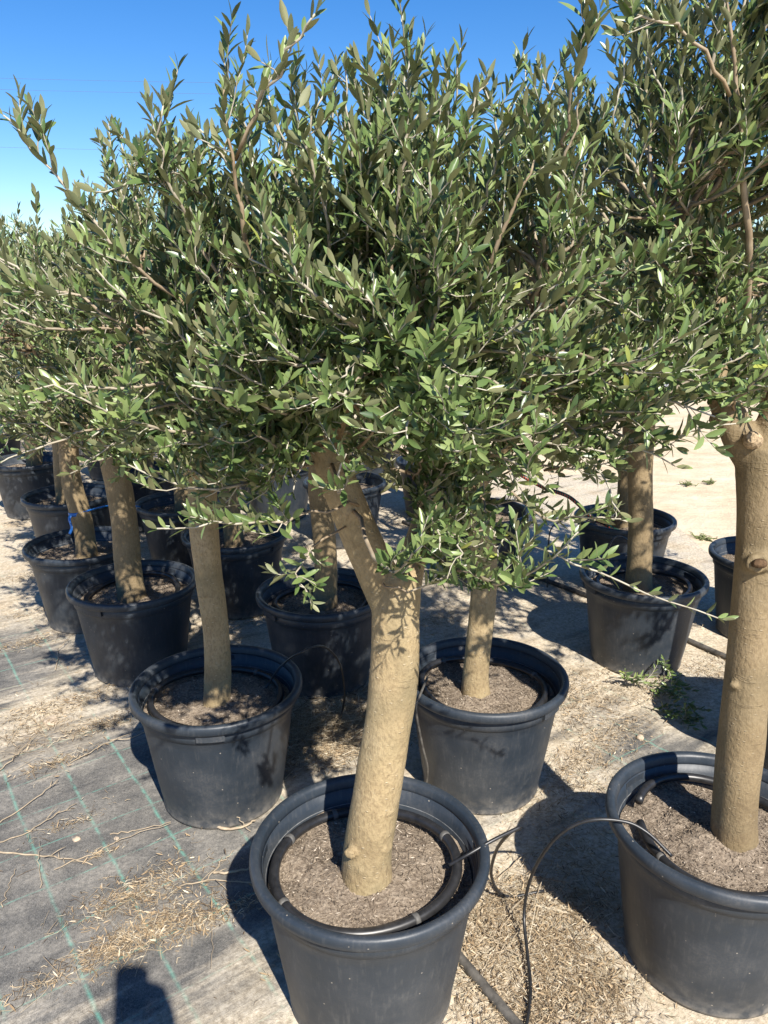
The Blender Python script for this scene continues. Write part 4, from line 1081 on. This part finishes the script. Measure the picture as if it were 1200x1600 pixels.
# ------------------------------------------------------------------ overhead cables far behind
for i, (z0, z1, lab) in enumerate(((15.9, 15.6, 'uppermost faint overhead cable'), (15.2, 14.95, 'faint overhead cable just below the uppermost'), (11.6, 11.4, 'lowest faint overhead cable'))):
    P = [(-70 + 140 * s, 58, z0 + (z1 - z0) * s - 2.2 * (1 - (2 * s - 1) ** 2) + 1.0) for s in np.linspace(0, 1, 30)]
    hose('power_line', P, .007, M_CABLE, lab + ' against the sky', 'cable', 60, 5, 'overhead cables')

# ------------------------------------------------------------------ the photographer (only the shadow of phone and hand falls in view)
M_SKIN = mat_plain('skin', (.48, .30, .21), .55, .35, .06); M_SHIRT = mat_plain('shirt', (.10, .12, .16), .85, .2, .15); M_TROUSERS = mat_plain('trousers', (.06, .065, .08), .85, .2, .15)
M_HAIR = mat_plain('hair', (.03, .022, .016), .6, .3, .2); M_PHONE = mat_plain('phone_case', (.02, .02, .022), .35, .5, .1); M_SHOE = mat_plain('shoe', (.05, .045, .04), .7, .3, .2)
def skinned(name, verts, edges, radii, mat, parent, rootv=0, sub=2):
    me = bpy.data.meshes.new(name); me.from_pydata([tuple(v) for v in verts], edges, []); me.materials.append(mat)
    o = link(name, me, parent)
    md = o.modifiers.new('skin', 'SKIN'); md.use_smooth_shade = True
    lay = me.skin_vertices[0].data if len(me.skin_vertices) else None
    for i, r_ in enumerate(radii):
        lay[i].radius = (r_, r_) if np.isscalar(r_) else r_
        lay[i].use_root = (i == rootv)
    ss = o.modifiers.new('sub', 'SUBSURF'); ss.levels = sub; ss.render_levels = sub
    return o
PB = np.array([-.02, -.46, 0.0])
person = thing('person', 'person in dark clothes standing with a phone raised, casting the shadow on the sheet', 'person', tuple(PB), 0)
def chain(defs):
    V = []; E = []; R = []; ix = {}
    for name, par, p, r_ in defs:
        ix[name] = len(V); V.append(p); R.append(r_)
        if par: E.append((ix[par], ix[name]))
    return V, E, R
hand = np.array([.035, .47, 1.515])          # relative to PB: phone grip
body = [('pelvis', None, (0, 0, .95), (.15, .11)), ('belly', 'pelvis', (0, .01, 1.10), (.14, .10)), ('chest', 'belly', (0, 0, 1.30), (.155, .11)), ('neck0', 'chest', (0, -.01, 1.46), (.08, .075)), ('neck', 'neck0', (0, .0, 1.53), .055), ('jaw', 'neck', (0, .03, 1.60), (.062, .075)), ('skull', 'jaw', (0, .02, 1.68), (.074, .092)), ('top', 'skull', (0, .015, 1.74), (.055, .07)),
        ('rs', 'neck0', (.17, -.01, 1.42), .06), ('re', 'rs', (.17, .20, 1.17), .046), ('rw', 're', (.062, .432, 1.425), .036), ('rp', 'rw', (.058, .450, 1.485), (.040, .034)),
        ('ls', 'neck0', (-.17, -.01, 1.42), .06), ('le', 'ls', (-.25, .02, 1.14), .043), ('lw', 'le', (-.24, .10, .90), .028), ('lp', 'lw', (-.235, .13, .81), (.018, .036)),
        ('rh', 'pelvis', (.10, 0, .88), .092), ('rk', 'rh', (.115, .02, .50), .060), ('ra', 'rk', (.12, -.02, .09), .040), ('rt', 'ra', (.14, .16, .035), (.040, .032)),
        ('lh', 'pelvis', (-.10, 0, .88), .092), ('lk', 'lh', (-.115, .02, .50), .060), ('la', 'lk', (-.12, -.02, .09), .040), ('lt', 'la', (-.14, .16, .035), (.040, .032))]
def fingers(tip, base, dirs):
    for i, pts in enumerate(dirs):
        prev = base
        for j, p in enumerate(pts):
            nm = '%s%d%d' % (tip, i, j); body.append((nm, prev, p, .0085 - .001 * j)); prev = nm
# right hand: four fingers wrap the phone's back, thumb along its right edge
fingers('rf', 'rp', [[(.060, .478, 1.530 - .019 * i), (.028, .490 , 1.530 - .020 * i), (-.002 + .004 * i, .487, 1.528 - .020 * i)] for i in range(4)] + [[(.052, .452, 1.520), (.042, .448, 1.553)]])
fingers('lf', 'lp', [[(-.236, .10 + .02 * i, .765), (-.228, .10 + .02 * i, .735 - .006 * (i in (1, 2))), (-.216, .10 + .02 * i, .712 - .008 * (i in (1, 2)))] for i in range(4)] + [[(-.215, .165, .80), (-.205, .175, .765)]])
skinned('body', *chain(body), M_SKIN, person)
def sub_chain(names, grow):
    d = {n: (p, r_) for n, q, p, r_ in body}; par = {n: q for n, q, p, r_ in body}
    out = []
    for n in names:
        p, r_ = d[n]; g_ = tuple(x + grow for x in r_) if not np.isscalar(r_) else r_ + grow
        out.append((n, par[n] if par[n] in names else None, p, g_))
    return chain(out)
skinned('shirt', *sub_chain(['pelvis', 'belly', 'chest', 'neck0', 'rs', 're', 'ls', 'le'], .012), M_SHIRT, person)
skinned('trousers', *sub_chain(['pelvis', 'rh', 'rk', 'ra', 'lh', 'lk', 'la'], .014), M_TROUSERS, person)
for s_ in (1, -1):
    skinned('shoe', *chain([('a', None, (.12 * s_, -.05, .045), .045), ('b', 'a', (.125 * s_, .04, .045), .047), ('c', 'b', (.14 * s_, .17, .038), (.046, .034))]), M_SHOE, person)
skinned('hair', *chain([('a', None, (0, -.045, 1.66), (.070, .055)), ('b', 'a', (0, -.01, 1.735), (.074, .060)), ('c', 'b', (0, .045, 1.765), (.055, .040))]), M_HAIR, person)
for s_ in (1, -1):
    m = MB(); e = [(.028 * s_, .108, 1.675)]
    m.tube([(.028 * s_, .098, 1.672), (.028 * s_, .106, 1.672)], [.013, .009], 10); m.build('eye', M_HAIR, person)
    m = MB(); m.tube([(.078 * s_, .01, 1.63), (.088 * s_, .005, 1.66), (.082 * s_, .012, 1.69)], [.008, .014, .008], 8); m.build('ear', M_SKIN, person)
m = MB(); m.tube([(0, .105, 1.685), (0, .122, 1.655), (0, .118, 1.645)], [.007, .013, .009], 8); m.build('nose', M_SKIN, person)
m = MB(); m.tube([(-.022, .098, 1.612), (0, .106, 1.611), (.022, .098, 1.612)], [.004, .006, .004], 8); m.build('mouth', M_SHIRT, person)
ph = thing('phone', 'dark phone held upright in the raised hand', 'phone', (0, 0, CAMH), 0)
ph.rotation_euler = (-PITCH, 0, 0)
bm = bmesh.new(); bmesh.ops.create_cube(bm, size=1)
bmesh.ops.scale(bm, vec=(.080, .009, .160), verts=bm.verts)
bmesh.ops.bevel(bm, geom=[e for e in bm.edges if abs((e.verts[0].co - e.verts[1].co).y) > .005], offset=.010, segments=4, affect='EDGES')
bmesh.ops.translate(bm, vec=(-.0175, -.010, -.060), verts=bm.verts)
me = bpy.data.meshes.new('case'); bm.to_mesh(me); bm.free(); me.materials.append(M_PHONE); link('case', me, ph)
m = MB(); m.tube([(0, -.006, 0), (0, -.0035, 0)], [.008, .008], 16); m.build('lens_ring', M_PHONE, ph)
